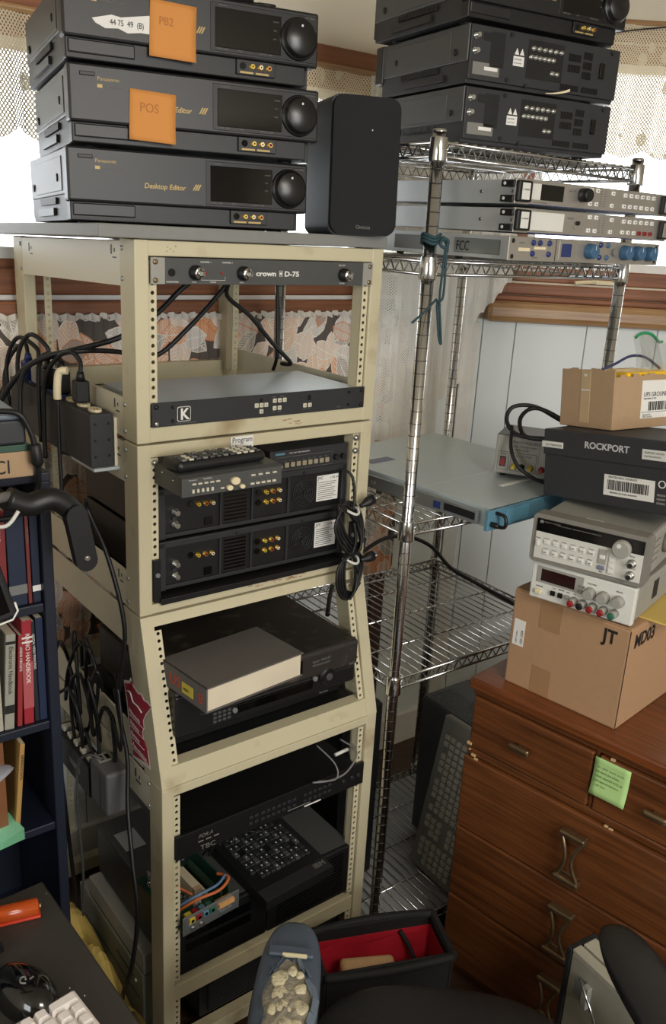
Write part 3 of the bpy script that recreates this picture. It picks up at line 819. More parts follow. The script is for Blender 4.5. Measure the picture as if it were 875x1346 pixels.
for s_, x in (('HEADPHONES', .027), ('LEVEL', .076), ('SIGNAL', .112), ('LEVEL', .172), ('POWER', .398)): text(s_, .0036, label, a, x, -.0074, .0035)
MB().tube([(.094, -.0074, .014), (.094, -.0074, .008), (.142, -.0074, .008), (.142, -.0074, .014)], .0004, 4, 1).done('panel_line', label, a)
def ear_screws(root, pts, m=blk3, r=.0045):
    for x, z in pts: MB().lathe((x, -.005, z), (0, -1, 0), [(0, r), (.002, r*.95), (.0028, r*.5)], 12).done('screw', m, root)
ear_screws(a, [(.008, .037), (.008, .007), (.474, .037), (.474, .007)], brass)

a = unit('video_switcher', 'dark grey rack switcher with ivory push buttons and K logo', 'switcher', 0, 0, -.291)
bx('faceplate', blk2, a, .0005, .482, -.004, 0, .0004, .0441, .001)
bx('chassis', steel_matt, a, .008, .4745, .0005, .225, .002, .0415, .001)
MB().prism(rr(.027, .027, .004), 'y', -.0006, .0004).done('logo_outline', label, a, loc=(.049, -.004, .0075))
MB().prism(rr(.025, .025, .0035), 'y', -.0010, -.0002).done('logo_ground', blk2, a, loc=(.050, -.004, .0085))
text('K', .028, label, a, .0545, -.0053, .0115, sx=.95, bold=.0008); text('TOOLS FOR PROFESSIONALS', .0032, greyprint, a, .047, -.0044, .0035)
bl = [(.227, .0245), (.216, .0245), (.2375, .0245), (.227, .0125), (.257, .031), (.2685, .031), (.280, .031), (.257, .0165), (.2685, .0165), (.329, .0165), (.341, .0165)]
for x, z in bl:
    b_ = bx('button', buttons, a, x-.0042, x+.0042, -.0072, -.004, z-.0042, z+.0042, .001)
    bx('legend', blackprint, b_, x-.001, x+.001, -.0075, -.007, z-.001, z+.001)
bx('sensor', gloss, a, .337, .344, -.0046, -.004, .026, .036, .0005); bx('sensor', gloss, a, .224, .230, -.0046, -.004, .030, .037, .0005)
for s_, x, z in (('TAKE', .252, .037), ('INPUT', .27, .037), ('ESC', .253, .008), ('MENU', .265, .008), ('LOCK', .325, .008), ('RST', .338, .008), ('VP-200', .41, .0055)): text(s_, .0034, greyprint, a, x, -.0044, z)
ear_screws(a, [(.008, .037), (.474, .007), (.474, .037)]); ear_screws(a, [(.008, .007)], nickel)
ear_screws(a, [(.040, .035), (.040, .010), (.44, .035), (.44, .010)], blk3, .003)

# ------------------------------------------------------------------ middle module
tr = unit('rack_tray', 'black vented rack tray carrying the two rear-facing decks', 'tray', 0, 0, -.632)
bx('tray_plate', blk3, tr, .012, .470, -.012, .36, 0, .012, .001)
for x in (.0005, .4671):
    bx('bracket', blk3, tr, x, x+.0145, -.004, .002, .004, .09, .001)
    MB().lathe((x+.007, -.004, .06), (0, -1, 0), [(0, .005), (.0035, .0045)], 12).done('screw', zinc, tr)
def rear_deck(z, lab):
    t = unit('recorder_deck', lab, 'video recorder', .018, .012, z); t['group'] = 'decks turned rear side out in the rack'
    w, d, h = .44, .34, .1028
    bx('cover', blk3, t, 0, w, .006, d, .006, h, .002)
    bx('rim', blk2, t, -.002, w+.002, 0, .010, h-.013, h+.001, .002); bx('rim', blk2, t, -.004, .016, 0, .012, .004, h, .002); bx('rim', blk2, t, w-.010, w+.003, 0, .010, .004, h, .002)
    bx('rim', blk2, t, 0, w, .001, .010, .006, .014, .001)
    bx('panel_divider', blk2, t, .133, .137, .002, .008, .012, h-.012); bx('panel_divider', blk2, t, .205, .209, .002, .008, .012, h-.012); bx('panel_divider', blk2, t, .292, .297, .002, .008, .012, h-.012)
    for zz in (.055, .030, ):
        MB().lathe((.037, .006, zz), (0, -1, 0), [(0, .008), (.003, .008), (.0032, .005), (.014, .005)], 12).done('aerial_socket', nickel, t)
    cy('adjuster', blk2, t, (.035, .006, .042), (.035, .002, .042), .005, 12)
    cy('s_video_socket', gloss, t, (.070, .006, .066), (.070, .002, .066), .006, 14)
    jacks(t, [(.086, .0635), (.102, .063), (.117, .062)], .006, [jyel, jred, jwhite])
    cy('s_video_socket', gloss, t, (.222, .006, .067), (.222, .002, .067), .006, 14); cy('s_video_socket', gloss, t, (.222, .006, .046), (.222, .002, .046), .006, 14)
    jacks(t, [(.240, .066), (.256, .066), (.272, .066), (.240, .045), (.256, .045), (.272, .045)], .006, [jyel, jred, jwhite]*2)
    bx('control_socket', gloss, t, .10, .117, .003, .007, .018, .034)
    f = MB()
    for r_ in (.028, .022, .016, .010): f.tube([(.335+r_*math.cos(q*math.pi/8), .0045, .05+r_*math.sin(q*math.pi/8)) for q in range(16)], .0009, 5, 1, True)
    for q in range(4): f.cyl((.335, .0045, .05), (.335+.03*math.cos(q*math.pi/2+.4), .0045, .05+.03*math.sin(q*math.pi/2+.4)), .001, 5)
    f.done('fan_guard', blk2, t)
    v = MB()
    for k in range(9): v.box(.145, .195, .004, .0066, .02+k*.0075, .0235+k*.0075)
    v.done('vent_slots', gloss, t)
    lb = bx('rating_label', label, t, .368, .424, .0048, .006, .026, .082)
    text('JVC', .009, blackprint, t, .370, .0045, .0735); text('c UL us', .007, blackprint, t, .402, .0045, .0735)
    for k in range(9): bx('print_line', greyprint, lb, .371, .371+random.uniform(.035, .05), .0044, .0047, .030+k*.0045, .0315+k*.0045)
    for x in (.17, .33): MB().lathe((x, .001, h-.007), (0, -1, 0), [(0, .004), (.002, .003)], 10).done('screw', blk3, t)
    for x in (.05, w-.05):
        for yy in (.05, d-.05): cy('foot', rubber, t, (x, yy, 0), (x, yy, .0065), .014, 12)
    return t
rear_deck(-.6195, 'lower of the two rear-facing black decks in the rack')
t2 = rear_deck(-.5155, 'upper of the two rear-facing black decks, white rating label')
bx('side_tag', cream, t2, -.0052, -.004, .003, .012, .06, .09)
# effects box on the upper deck
e = unit('editing_controller', 'charcoal editing controller box with ivory buttons under the remote', 'controller', .008, -.098, -.3945)
e.matrix_world = e.matrix_world @ Matrix.Diagonal((1, 1, .78, 1))
mb = MB().prism([(0, 0), (0, .042), (.012, .047), (.17, .049), (.17, 0)], 'x', 0, .205)
mb.done('case', dgrey, e)
for x in (.02, .18):
    for yy in (.115, .155): cy('foot', rubber, e, (x, yy, -.0215), (x, yy, .0005), .008, 12)
bx('front_plate', dgrey, e, -.001, .206, -.0025, .001, -.0005, .043, .001)
for k in range(5):
    bx('button', buttons, e, .018+k*.0118, .026+k*.0118, -.0055, -.002, .0265, .0305, .0008)
    bx('button', buttons, e, .018+k*.0095, .0225+k*.0095, -.0055, -.002, .008, .0165, .0008)
for k in range(4): bx('button', buttons, e, .138+k*.0155, .147+k*.0155, -.0055, -.002, .0285, .0325, .0008)
for k in range(5): bx('button', buttons, e, .137+k*.0118, .145+k*.0118, -.0055, -.002, .0075, .0125, .0008)
bx('button', buttons, e, .075, .082, -.0055, -.002, .0085, .0125, .0008)
for x, z, r_ in ((.103, .0245, .0095), (.091, .0105, .0065), (.117, .0095, .0055)):
    MB().lathe((x, -.002, z), (0, -1, 0), [(0, r_), (.008, r_*.95), (.0095, r_*.85)], 20).done('knob', cream, e)
MB().tube([(.132, -.0028, .004), (.20, -.0028, .004), (.20, -.0028, .025), (.132, -.0028, .025)], .0004, 4, 1, True).done('panel_line', greyprint, e)
text('Panasonic', .0042, whiteprint, e, .012, -.0029, .0365); text('WJ-4600A', .0042, whiteprint, e, .040, -.0029, .0365)
for k in range(5): text('AUTO', .0026, greyprint, e, .018+k*.0118, -.0029, .0325); text('SET', .0026, greyprint, e, .137+k*.0118, -.0029, .0145)
for k in range(4): text('MODE', .0028, greyprint, e, .138+k*.0155, -.0029, .0345)
for yy in (.03, .07): MB().lathe((-.0002, yy, .030 if yy < .05 else .036), (-1, 0, 0), [(0, .003), (.002, .002)], 10).done('screw', nickel, e)
# remote control on the box
rc = thing('remote_control', 'black remote control with grey and white keys on the charcoal box', 'remote', RP(.008, -.084, -.3555), RY+4, roll=-.5)
def rsh(u, v): pass
MB().box(0, .19, -.002, .056, 0, .020, .009, 4).done('body', blk, rc)
for i in range(12):
    for j in range(4):
        if random.random() < .1: continue
        x = .012+i*.0145; y = .004+j*.0125
        m_ = buttons if (i in (8, 9, 10) or (i == 1)) else (mgrey if (i+j) % 3 == 0 else dgrey)
        bx('key', m_, rc, x, x+.0095, y, y+.0075, .0185, .0225, .0015)
# half-width processor at the right
pa = unit('video_processor', 'half-width black video processor with square keys right of the remote', 'processor', .262, .012, -.4115)
bx('case', blk2, pa, 0, .195, .002, .2, .001, .0445, .001); bx('faceplate', blk2, pa, -.001, .196, -.002, .003, .0005, .045, .001)
bx('blue_stripe', bluep, pa, .012, .034, -.0026, -.002, .036, .040)
for k in range(8):
    q = bx('key', mat('tan_key', (150, 140, 118), .5) if k == 0 else MATS['tan_key'], pa, .034+k*.0145, .044+k*.0145, -.0055, -.002, .0095, .0195, .001)
    text(('IN1', 'IN2', 'IN3', 'IN4', 'AUX', 'BLK', 'BAR', 'FAD')[k], .003, greyprint, pa, .034+k*.0145, -.0027, .0215)
MB().lathe((.022, -.002, .013), (0, -1, 0), [(0, .0055), (.001, .0055), (.001, .004), (.007, .004)], 14).done('socket_ring', nickel, pa)
for x in (.163, .182): MB().lathe((x, -.002, .018), (0, -1, 0), [(0, .006), (.009, .0055)], 14).done('knob', blk3, pa)
text('PROC AMP  VIDEO PROCESSOR', .0036, whiteprint, pa, .045, -.0027, .037)
MB().tube([(.015, -.0026, .004), (.155, -.0026, .004), (.155, -.0026, .031), (.015, -.0026, .031)], .0004, 4, 1, True).done('panel_line', greyprint, pa)
for x in (.02, .17):
    for yy in (.03, .17): cy('foot', rubber, pa, (x, yy, -.0), (x, yy, .0015), .006, 10)
# paper strip "Program Monitor"
pl = unit('paper_label', 'small white paper label reading Program Monitor', 'label', .163, -.0008, -.352)
bx('paper', label, pl, 0, .050, -.0006, .0006, 0, .028)
text('Program', .0145, blackprint, pl, .003, -.0009, .0165, sx=.9); text('Monitor', .0145, blackprint, pl, .003, -.0009, .002, sx=.9)

# two hanks of power cord
def hank(lab, pts, cx, cy_, cz, n, L, wd, tilt, plug):
    t = unit('cable_bundle', lab, 'cable', cx, cy_, cz)
    random.seed(n*7)
    mb = MB(); path = []
    for k in range(n):
        s_ = (k-(n-1)/2)/n; ph = random.uniform(-.3, .3)
        for q in range(8):
            a_ = 2*math.pi*q/8
            x = math.cos(a_)*(wd*(.55+.45*abs(s_)*2))+s_*wd*.9; z = math.sin(a_)*L*(1-.25*abs(s_))
            if math.sin(a_) > .8: x *= .3
            path.append((x*math.cos(tilt)-z*math.sin(tilt), -.012+s_*.022+.006*math.cos(a_+ph), x*math.sin(tilt)+z*math.cos(tilt)))
    mb.tube(path, .0032, 8, 4).done('coil', rubber, t)
    MB().tube(pts, .0032, 8, 6).done('lead', rubber, t)
    MB().tube([(.016*math.cos(q*math.pi/6), -.012+.017*math.sin(q*math.pi/6), L*.62+.004*math.cos(q)) for q in range(12)], .003, 8, 2, True).done('twist_tie', hpwhite, t)
    px, py, pz, dx, dz = plug
    d = Vector((dx, 0, dz)).normalized(); c = Vector((px, py, pz))
    p = MB().lathe(c, d, [(0, .005), (.006, .0055), (.02, .011), (.035, .012), (.036, .010)], 12).done('plug', rubber, t)
    MB().cyl(c+d*.036+Vector((.0, -.004, .0)), c+d*.052+Vector((.0, -.004, 0)), .0022, 6).cyl(c+d*.036+Vector((0, .004, 0)), c+d*.052+Vector((0, .004, 0)), .0022, 6).done('prong', nickel, p)
    return t
hank('upper hank of black power cord with plug at the rack right rail', [(-.012, .012, .125), (.0, -.006, .115), (.006, -.012, .075), (.002, -.016, .04)], .448, -.014, -.545, 7, .062, .034, .55, (.018, -.02, .048, 1, .35))
hank('lower hank of black power cord hanging over the rack edge', [(.0, -.015, .12), (.004, -.02, .08), (-.004, -.02, .05)], .452, -.018, -.652, 7, .056, .036, .1, (.02, -.02, .032, 1, .12))

# ------------------------------------------------------------------ sloped module
sd = unit('device_tray', 'black shelf tray inside the sloped rack section', 'tray', .004, -.01, -.955)
bx('tray_plate', blk3, sd, 0, .47, -.04, .40, 0, .008)
bx('receiver_case', blk3, sd, .012, .455, .0, .30, .009, .049, .003)
bx('paper_slip', mgrey, sd, .24, .33, .004, .08, .0491, .0496)
v = unit('video_recorder', 'large black S-VHS recorder with round jog keys under the book', 'video recorder', .012, -.062, -.9035)
def vbody(): return MB()
bx('case', mat('dusty_black', (44, 40, 37), .5, var=.15, dirt=(90, 82, 74), dirt_amt=.2, dirt_scale=30), v, .002, .452, .03, .36, .006, .106, .004)
MB().box(0, .454, 0, .034, .044, .108, .010, 4).done('front_panel', MATS['dusty_black'], v)
MB().box(.004, .45, .004, .034, .004, .046, .006, 3).done('lower_front', blk3, v)
bx('cassette_flap', gloss, v, .09, .30, -.0015, .004, .062, .096, .001)
bx('left_cheek', blk, v, .0, .055, -.004, .03, .012, .1, .004)
bx('display_strip', gloss, v, .145, .33, -.0005, .004, .02, .040, .001)
jd = MB().lathe((.37, .004, .040), (0, -1, 0), [(0, .021), (.003, .021), (.004, .018), (.008, .017)], 26).done('jog_ring', blk3, v)
MB().lathe((.37, -.004, .040), (0, -1, 0), [(0, .009), (.003, .008)], 18).done('jog_button', dgrey, jd)
for x, z in ((.335, .043), (.135, .030)): MB().lathe((x, .004, z), (0, -1, 0), [(0, .006), (.007, .0055), (.008, .004)], 16).done('key', mgrey, v)
for j in range(3):
    for k in range(4): bx('key', dgrey, v, .086+k*.011, .094+k*.011, .0005, .005, .014+j*.009, .0195+j*.009, .001)
text('Super VHS ET', .0085, greyprint, v, .325, -.0008, .082, shear=.2); text('TECHNOLOGY', .007, greyprint, v, .325, -.0008, .073, shear=.2); text('JVC', .009, greyprint, v, .428, -.0008, .050); text('Time Scan', .006, greyprint, v, .35, .0032, .0)
for x in (.05, .40):
    for yy in (.06, .3): cy('foot', rubber, v, (x, yy, 0), (x, yy, .0065), .014, 12)
# book
bk = thing('hardcover_book', 'thick grey hardcover book with yellow sticker on the black recorder', 'book', RP(.010, -.010, -.7945), RY-84)
# local x runs along the spine (towards the viewer), y runs towards the rack's right
bw, bd, bh = .150, .235, .052
bx('cover', bookgrey, bk, 0, bw, 0, bd, bh-.003, bh, .0008)
bx('cover_back', bookgrey, bk, 0, bw, 0, bd, 0, .003, .0008)
bx('spine', bookgrey, bk, 0, bw, 0, .003, 0, bh, .0008)
bx('page_block', pages, bk, .004, bw-.003, .003, bd-.005, .003, bh-.003)
st = bx('yellow_sticker', jyel, bk, .072, .108, -.0008, 0, .012, .034); text('USED', .008, blackprint, bk, .076, -.0012, .019)
text('US', .032, redprint, bk, .03, -.0004, .016); text('8', .03, redprint, bk, .124, -.0004, .014)
# bar-code label on the rail
bl_ = unit('asset_label', 'tiny white barcode label on the beige lower slope rail', 'label', .232, -.0795, -.974)
bl_.matrix_world = bl_.matrix_world @ Matrix.Rotation(-math.atan2(-FB, .3285), 4, 'X')
bx('paper', label, bl_, 0, .033, -.0006, .0006, 0, .026, .0)
text('PROPERTY OF', .0042, blackprint, bl_, .003, -.0009, .019); text('VIDEO DEPT', .0042, blackprint, bl_, .003, -.0009, .014)
for k in range(9): bx('bar', blackprint, bl_, .008+k*.002, .008+k*.002+(.0007 if k % 2 else .0013), -.0009, -.0005, .003, .012)

# ------------------------------------------------------------------ base
tb = unit('time_base_corrector', 'black rack unit with rows of small keys and TBC lettering', 'corrector', 0, FB, -1.158)
bx('faceplate', blk3, tb, .0005, .482, -.004, .003, 0, .056, .001); bx('chassis', blk3, tb, .018, .462, .0035, .32, .002, .053)
random.seed(11)
for x0, n in ((.17, 2), (.20, 7), (.31, 6)):
    for k in range(n):
        for zz in (.015, .030): bx('key', blk2, tb, x0+k*.0135, x0+.0095+k*.0135, -.007, -.004, zz, zz+.007, .001)
text('FOR.A', .012, greyprint, tb, .05, -.0044, .034, shear=.3); text('TBC', .016, greyprint, tb, .055, -.0044, .004, sx=1.2)
for k in range(3): bx('caption', greyprint, tb, .05+k*.018, .062+k*.018, -.0044, -.004, .024, .027)
bx('caption_strip', greyprint, tb, .27, .33, -.0044, -.004, .008, .010); bx('caption_strip', label, tb, .315, .36, -.0044, -.004, .001, .0045)
for x in (.42, .445, .463): MB().lathe((x, -.004, .03), (0, -1, 0), [(0, .005), (.006, .0045)], 12).done('knob', blk2, tb)
w = unit('signal_cable', 'loose grey and white thin cables on the black key panel unit', 'cable', .33, FB+.02, -1.10)
MB().tube([(0, -.03, .004), (.04, -.045, .004), (.09, -.04, .006), (.13, -.02, .03), (.12, .03, .04)], .0022).done('lead', mgrey, w)
MB().tube([(.01, -.035, .006), (.05, -.05, .007), (.06, -.03, .03), (.045, .02, .055)], .0018).done('lead', mgrey, w)
cy('white_connector', hpwhite, w, (.075, -.01, .036), (.11, -.012, .040), .004, 10)
# desktop case used as a shelf
pc = unit('desktop_computer', 'flat black desktop computer case carrying the bare circuit board', 'computer', .002, FB+.012, -1.4745)
bx('case', blk, pc, .004, .476, .01, .40, .003, .134, .003); bx('lid', dgrey, pc, .005, .475, .012, .398, .1335, .1362, .001); bx('foil_patch', steel, pc, .02, .07, .27, .34, .1361, .1366)
bx('front_bezel', blk3, pc, 0, .2335, 0, .012, .001, .137, .004); bx('front_bezel', blk, pc, .2365, .478, 0, .012, .001, .137, .004)
bx('drive_bay', gloss, pc, .03, .19, -.001, .002, .09, .112); bx('drive_bay', gloss, pc, .03, .19, -.001, .002, .06, .08)
vv = MB()
for k in range(14): vv.box(.26, .45, -.001, .001, .015+k*.008, .018+k*.008)
vv.done('vent_slots', gloss, pc)
# bare motherboard
mo = unit('circuit_board', 'bare green motherboard with coloured sockets on the black computer case', 'circuit board', .010, -.105, -1.337)
mo.matrix_world = mo.matrix_world @ Matrix.Rotation(R(4), 4, 'Z')
bx('board', pcb, mo, 0, .135, .006, .20, .004, .006)
for q in ((.01, .015), (.125, .015), (.01, .19), (.125, .19)): cy('standoff', brass, mo, (q[0], q[1], 0), (q[0], q[1], .004), .003, 6)
bx('io_shield', zinc, mo, -.002, .137, 0, .003, .0, .045, .001)
for k, m_ in enumerate((jyel, jred, bluep, jgreen)):
    q = MB().box(.012+k*.0165, .025+k*.0165, -.004, .02, .026, .038, .001).done('audio_socket', m_, mo)
    cy('bore', gloss, q, (.0185+k*.0165, -.0045, .032), (.0185+k*.0165, -.003, .032), .004, 10)
for k in range(2): MB().lathe((.02+k*.02, -.001, .013), (0, -1, 0), [(0, .006), (.006, .006)], 12).done('round_socket', nickel, mo)
bx('serial_port', zinc, mo, .085, .115, -.006, .01, .010, .020, .001); bx('printer_port', mat('salmon_plastic', (200, 150, 90), .5), mo, .083, .122, -.006, .014, .026, .036, .001)
for k in range(4): bx('expansion_slot', cream if k < 2 else blk3, mo, .078+k*.013, .084+k*.013, .06, .16, .006, .02, .001)
bx('memory_module', pcb, mo, .104, .107, .02, .15, .006, .042); bx('riser_card', pcb, mo, .122, .125, .02, .17, .006, .055)
bx('heat_sink', mat('pale_heat_sink', (200, 188, 160), .4), mo, .058, .074, .05, .145, .008, .05, .001); bx('cooler_label', card2, mo, .0575, .0745, .05, .06, .04, .0505)
ch = MB(); random.seed(5)
for _ in range(60):
    x, y = random.uniform(.006, .07), random.uniform(.03, .19); ch.box(x, x+random.uniform(.003, .009), y, y+random.uniform(.003, .009), .006, random.uniform(.008, .02))
ch.done('components', mgrey, mo, kind='stuff')
ch = MB()
for _ in range(14):
    x, y = random.uniform(.01, .07), random.uniform(.03, .19); ch.cyl((x, y, .006), (x, y, .02), .004, 10)
ch.done('capacitors', nickel, mo, kind='stuff')
MB().tube([(.02, .05, .02), (.05, .03, .045), (.1, .02, .05), (.13, .03, .06), (.12, .06, .055)], .0035).done('ribbon_wire', mat('orange_wire', (190, 100, 50), .5), mo)
MB().tube([(.015, .06, .02), (.045, .035, .05), (.1, .03, .056), (.128, .04, .062)], .003).done('ribbon_wire', mat('blue_wire', (90, 120, 150), .5), mo)
MB().tube([(.01, .15, .02), (.03, .10, .045), (.06, .06, .03)], .003).done('ribbon_wire', MATS['orange_wire'], mo)
bx('violet_socket', mat('violet_plastic', (110, 90, 160), .5), mo, .098, .104, .165, .175, .03, .05)
# compact keyboard
kb = unit('compact_keyboard', 'black compact keyboard lying askew on the black computer case', 'keyboard', .188, -.140, -1.337)
kb.matrix_world = kb.matrix_world @ Matrix.Rotation(R(3), 4, 'Z')
MB().prism([(0, 0), (.215, 0), (.215, .034), (0, .022)], 'x', 0, .188).done('case', blk, kb)
bx('top_bezel', blk2, kb, .002, .186, .002, .050, .0215, .0240)
random.seed(21)
kbt = MB()
for i in range(11):
    for j in range(7):
        if (i*5+j*3) % 17 == 0: continue
        x = .018+i*.0140; y = .062+j*.0200; z = .022+.012*y/.215
        bx('key', blk2 if (i+j) % 4 else dgrey, kb, x, x+.0118, y, y+.0172, z-.001, z+.0065, .0018)
        if (i*7+j*11) % 3: bx('legend', whiteprint, kb, x+.004, x+.0075, y+.006, y+.0095, z+.0064, z+.0067)
text('IBM', .020, greyprint, kb, .148, .016, .0242, face='+z', roll=0)
for k in range(5):
    mb = MB(); y0 = .19+.012*k
    mb.tube([(-.02+.01*k, .22-.01*k, .01), (-.01+.02*k, .20, .045+.004*k), (.05+.012*k, .195-.01*k, .060), (.10, .21, .055), (.13+.01*k, .24, .05)], .0028)
    mb.done('cord_loop', rubber, kb)
# slotted black unit on the rack floor
lo = unit('loudspeaker_unit', 'black louvered box at the very bottom of the rack', 'box', .075, FB+.02, -RZ+.056)
bx('case', blk, lo, 0, .385, .01, .34, .0, .105, .004)
lv = MB()
for k in range(11): lv.box(.02, .365, .003, .012, .012+k*.008, .016+k*.008)
lv.done('louvers', blk2, lo); bx('handle', blk2, lo, .19, .25, -.012, -.008, .03, .05, .003); bx('handle_mount', blk2, lo, .19, .195, -.012, .012, .03, .05); bx('handle_mount', blk2, lo, .245, .25, -.012, .012, .03, .05)

# ------------------------------------------------------------------ chrome wire shelving (local frame: front-left post at 0,0)
ws = thing('wire_shelving', 'chrome wire shelving unit standing in the bay corner', 'shelving', SP(0, 0, -ZC), SY)
LX, LYD = .60, .52
def V(z): return z+ZC
TOPZ = .180
for x, y in ((0, 0), (LX, 0), (LX, LYD), (0, LYD)):
    p = MB().cyl((x, y, .02), (x, y, V(TOPZ)), .0127, 24).done('post', chrome, ws)
    rg = MB(); z = .045
    while z < V(TOPZ)-.02: rg.cyl((x, y, z), (x, y, z+.0014), .01282, 24); z += .0254
    rg.done('post_grooves', groove, p, kind='stuff')
    cy('levelling_foot', rubber, p, (x, y, 0), (x, y, .021), .011, 12)
    MB().lathe((x, y, V(TOPZ)-.002), (0, 0, 1), [(0, .0132), (.004, .0132), (.006, .010), (.007, 0)], 16, False).done('post_cap', nickel, p)
def wire_level(z, n=24):
    z = V(z)
    rim = MB()
    for a, b in (((0, 0), (LX, 0)), ((0, LYD), (LX, LYD)), ((0, 0), (0, LYD)), ((LX, 0), (LX, LYD))):
        A = Vector((*a, z)); B = Vector((*b, z)); d = (B-A); L_ = d.length; d.normalize()
        A2 = A+d*.014; B2 = B-d*.014
        rim.cyl(A2, B2, .0033, 8).cyl(A2-Vector((0, 0, .024)), B2-Vector((0, 0, .024)), .0033, 8)
        k = int((L_-.03)/.028)
        pts = [A2+(B2-A2)*(q/(2*k))+Vector((0, 0, -.0005 if q % 2 else -.0235)) for q in range(2*k+1)]
        rim.tube(pts, .0021, 6, 1)
    lv = rim.done('wire_shelf', chrome, ws)
    deck = MB()
    for k in range(1, n):
        x = LX*k/n
        deck.cyl((x, .003, z+.0042), (x, LYD-.003, z+.0042), .0018, 6)
    deck.done('deck_wires', chrome, lv, kind='stuff')
    cb = MB()
    for y in (.13, .26, .39): cb.cyl((.003, y, z-.0005), (LX-.003, y, z-.0005), .0028, 8)
    cb.done('cross_wires', chrome, lv)
    for x, y in ((0, 0), (LX, 0), (LX, LYD), (0, LYD)):
        MB().lathe((x, y, z-.034), (0, 0, 1), [(0, .0168), (.003, .0178), (.042, .0162), (.044, .0155)], 18).done('collar', chrome, lv)
LV = [.160, -.052, -.587, -.955, -1.70]
for q in LV: wire_level(q)
bx('shelf_liner', mat('grey_liner', (150, 152, 154), .35), ws, .02, LX-.02, .01, LYD-.02, V(-1.70)-.0065, V(-1.70)-.004)

# decks with their backs turned, on the topmost shelf
def rear_pose(o, x, y, z, yaw, s):
    c, s_ = math.cos(R(yaw)), math.sin(R(yaw)); w, d = .43*s, .388*s
    pose(o, (x+c*w-s_*d, y+s_*w+c*d, z), yaw+180, s=s)
TZ = ZC+LV[0]+.0065
e0 = copy_tree(d0); rear_pose(e0, .203, 1.82, TZ, 28, .87); e0['label'] = 'deck turned rear side out, lowest of the stack on the wire shelf'
e1 = copy_tree(d0); rear_pose(e1, .203, 1.822, TZ+.1043, 28.5, .89); e1['label'] = 'deck turned rear side out, middle of the wire shelf stack with loose white strip below'
e2 = copy_tree(d0); e2['label'] = 'topmost deck on the wire shelf stack, front side facing the room'
pose(e2, (.195, 1.80, TZ+.2113), 29, s=.9)
for q in (e0, e1, e2): q['group'] = 'decks stacked on the wire shelf'
st = thing('peeled_label', 'curled pale label strip peeling between two shelf decks', 'label', e0.matrix_world @ Vector((.215, .392, .1195)), 28)
MB().grid(lambda u, v: ((u*.06, -.004-.004*math.sin(u*3), .003+.010*u*u+.004*v*(.3+u)), (u, v)), 10, 2).done('strip', cream, st)

# rack gear on the second shelf
def gear(name, lab, z, x, y, yaw, depth, m):
    px, py, pz = SP(x, y, z)
    t = thing(name, lab, 'audio processor', (px, py, pz), yaw)
    bx('chassis', m, t, .02, .4626, .012, depth, .001, .0435, .001)
    bx('faceplate', alu, t, .0005, .482, -.003, .002, .0005, .0440, .001)
    return t
gz = LV[1]+.0115
g0 = gear('channel_strip', 'silver rack preamp with six blue knobs and blue screen, bottom of three', gz, .072, -.130, 38.5, .40, steel)
for x in (.06, .42):
    for y in (.18, .36): cy('foot', rubber, g0, (x, y, -.005), (x, y, .002), .008, 12)
for x, z in ((.012, .036), (.012, .008), (.470, .036), (.470, .008)): cy('ear_slot', blk3, g0, (x, -.0034, z), (x, -.0029, z), .0045, 12)
bx('screen', bluelcd, g0, .152, .183, -.0045, -.003, .010, .035, .001); bx('screen_bezel', alu, g0, .146, .189, -.004, -.0028, .004, .040, .002)
bx('seam', blk3, g0, .135, .1365, -.0034, -.0028, .002, .043)
for x in (.238, .355, .398, .442):
    k = MB().lathe((x, -.003, .023), (0, -1, 0), [(0, .015), (.003, .0152), (.016, .0135), (.018, .0125)], 26).done('knob', bluek, g0)
    bx('pointer', whiteprint, k, x-.0006, x+.0006, -.0215, -.0208, .026, .034)
for x, z in ((.068, .034), (.087, .034), (.115, .034), (.068, .014), (.275, .036), (.275, .012), (.299, .036), (.299, .012), (.115, .014)):
    MB().lathe((x, -.003, z), (0, -1, 0), [(0, .0055), (.002, .0055), (.0022, .0045), (.004, .0042)], 14).done('push_button', bluelcd if x < .28 else bluek, g0)
cy('wheel', mgrey, g0, (.322, -.003, .023), (.322, -.009, .023), .0075, 18)
bx('display_strip', cream, g0, .028, .060, -.0036, -.0028, .018, .024); bx('display_strip', cream, g0, .072, .106, -.0036, -.0028, .022, .027)
for s_, x, z in (('MIC', .068, .041), ('LINE', .084, .041), ('GATE', .112, .041), ('SATURATE', .07, .006), ('ENCODER', .226, .0405), ('MASTER', .385, .0405), ('CHANNEL 1', .028, .032)): text(s_, .0032, greyprint, g0, x, -.0034, z)
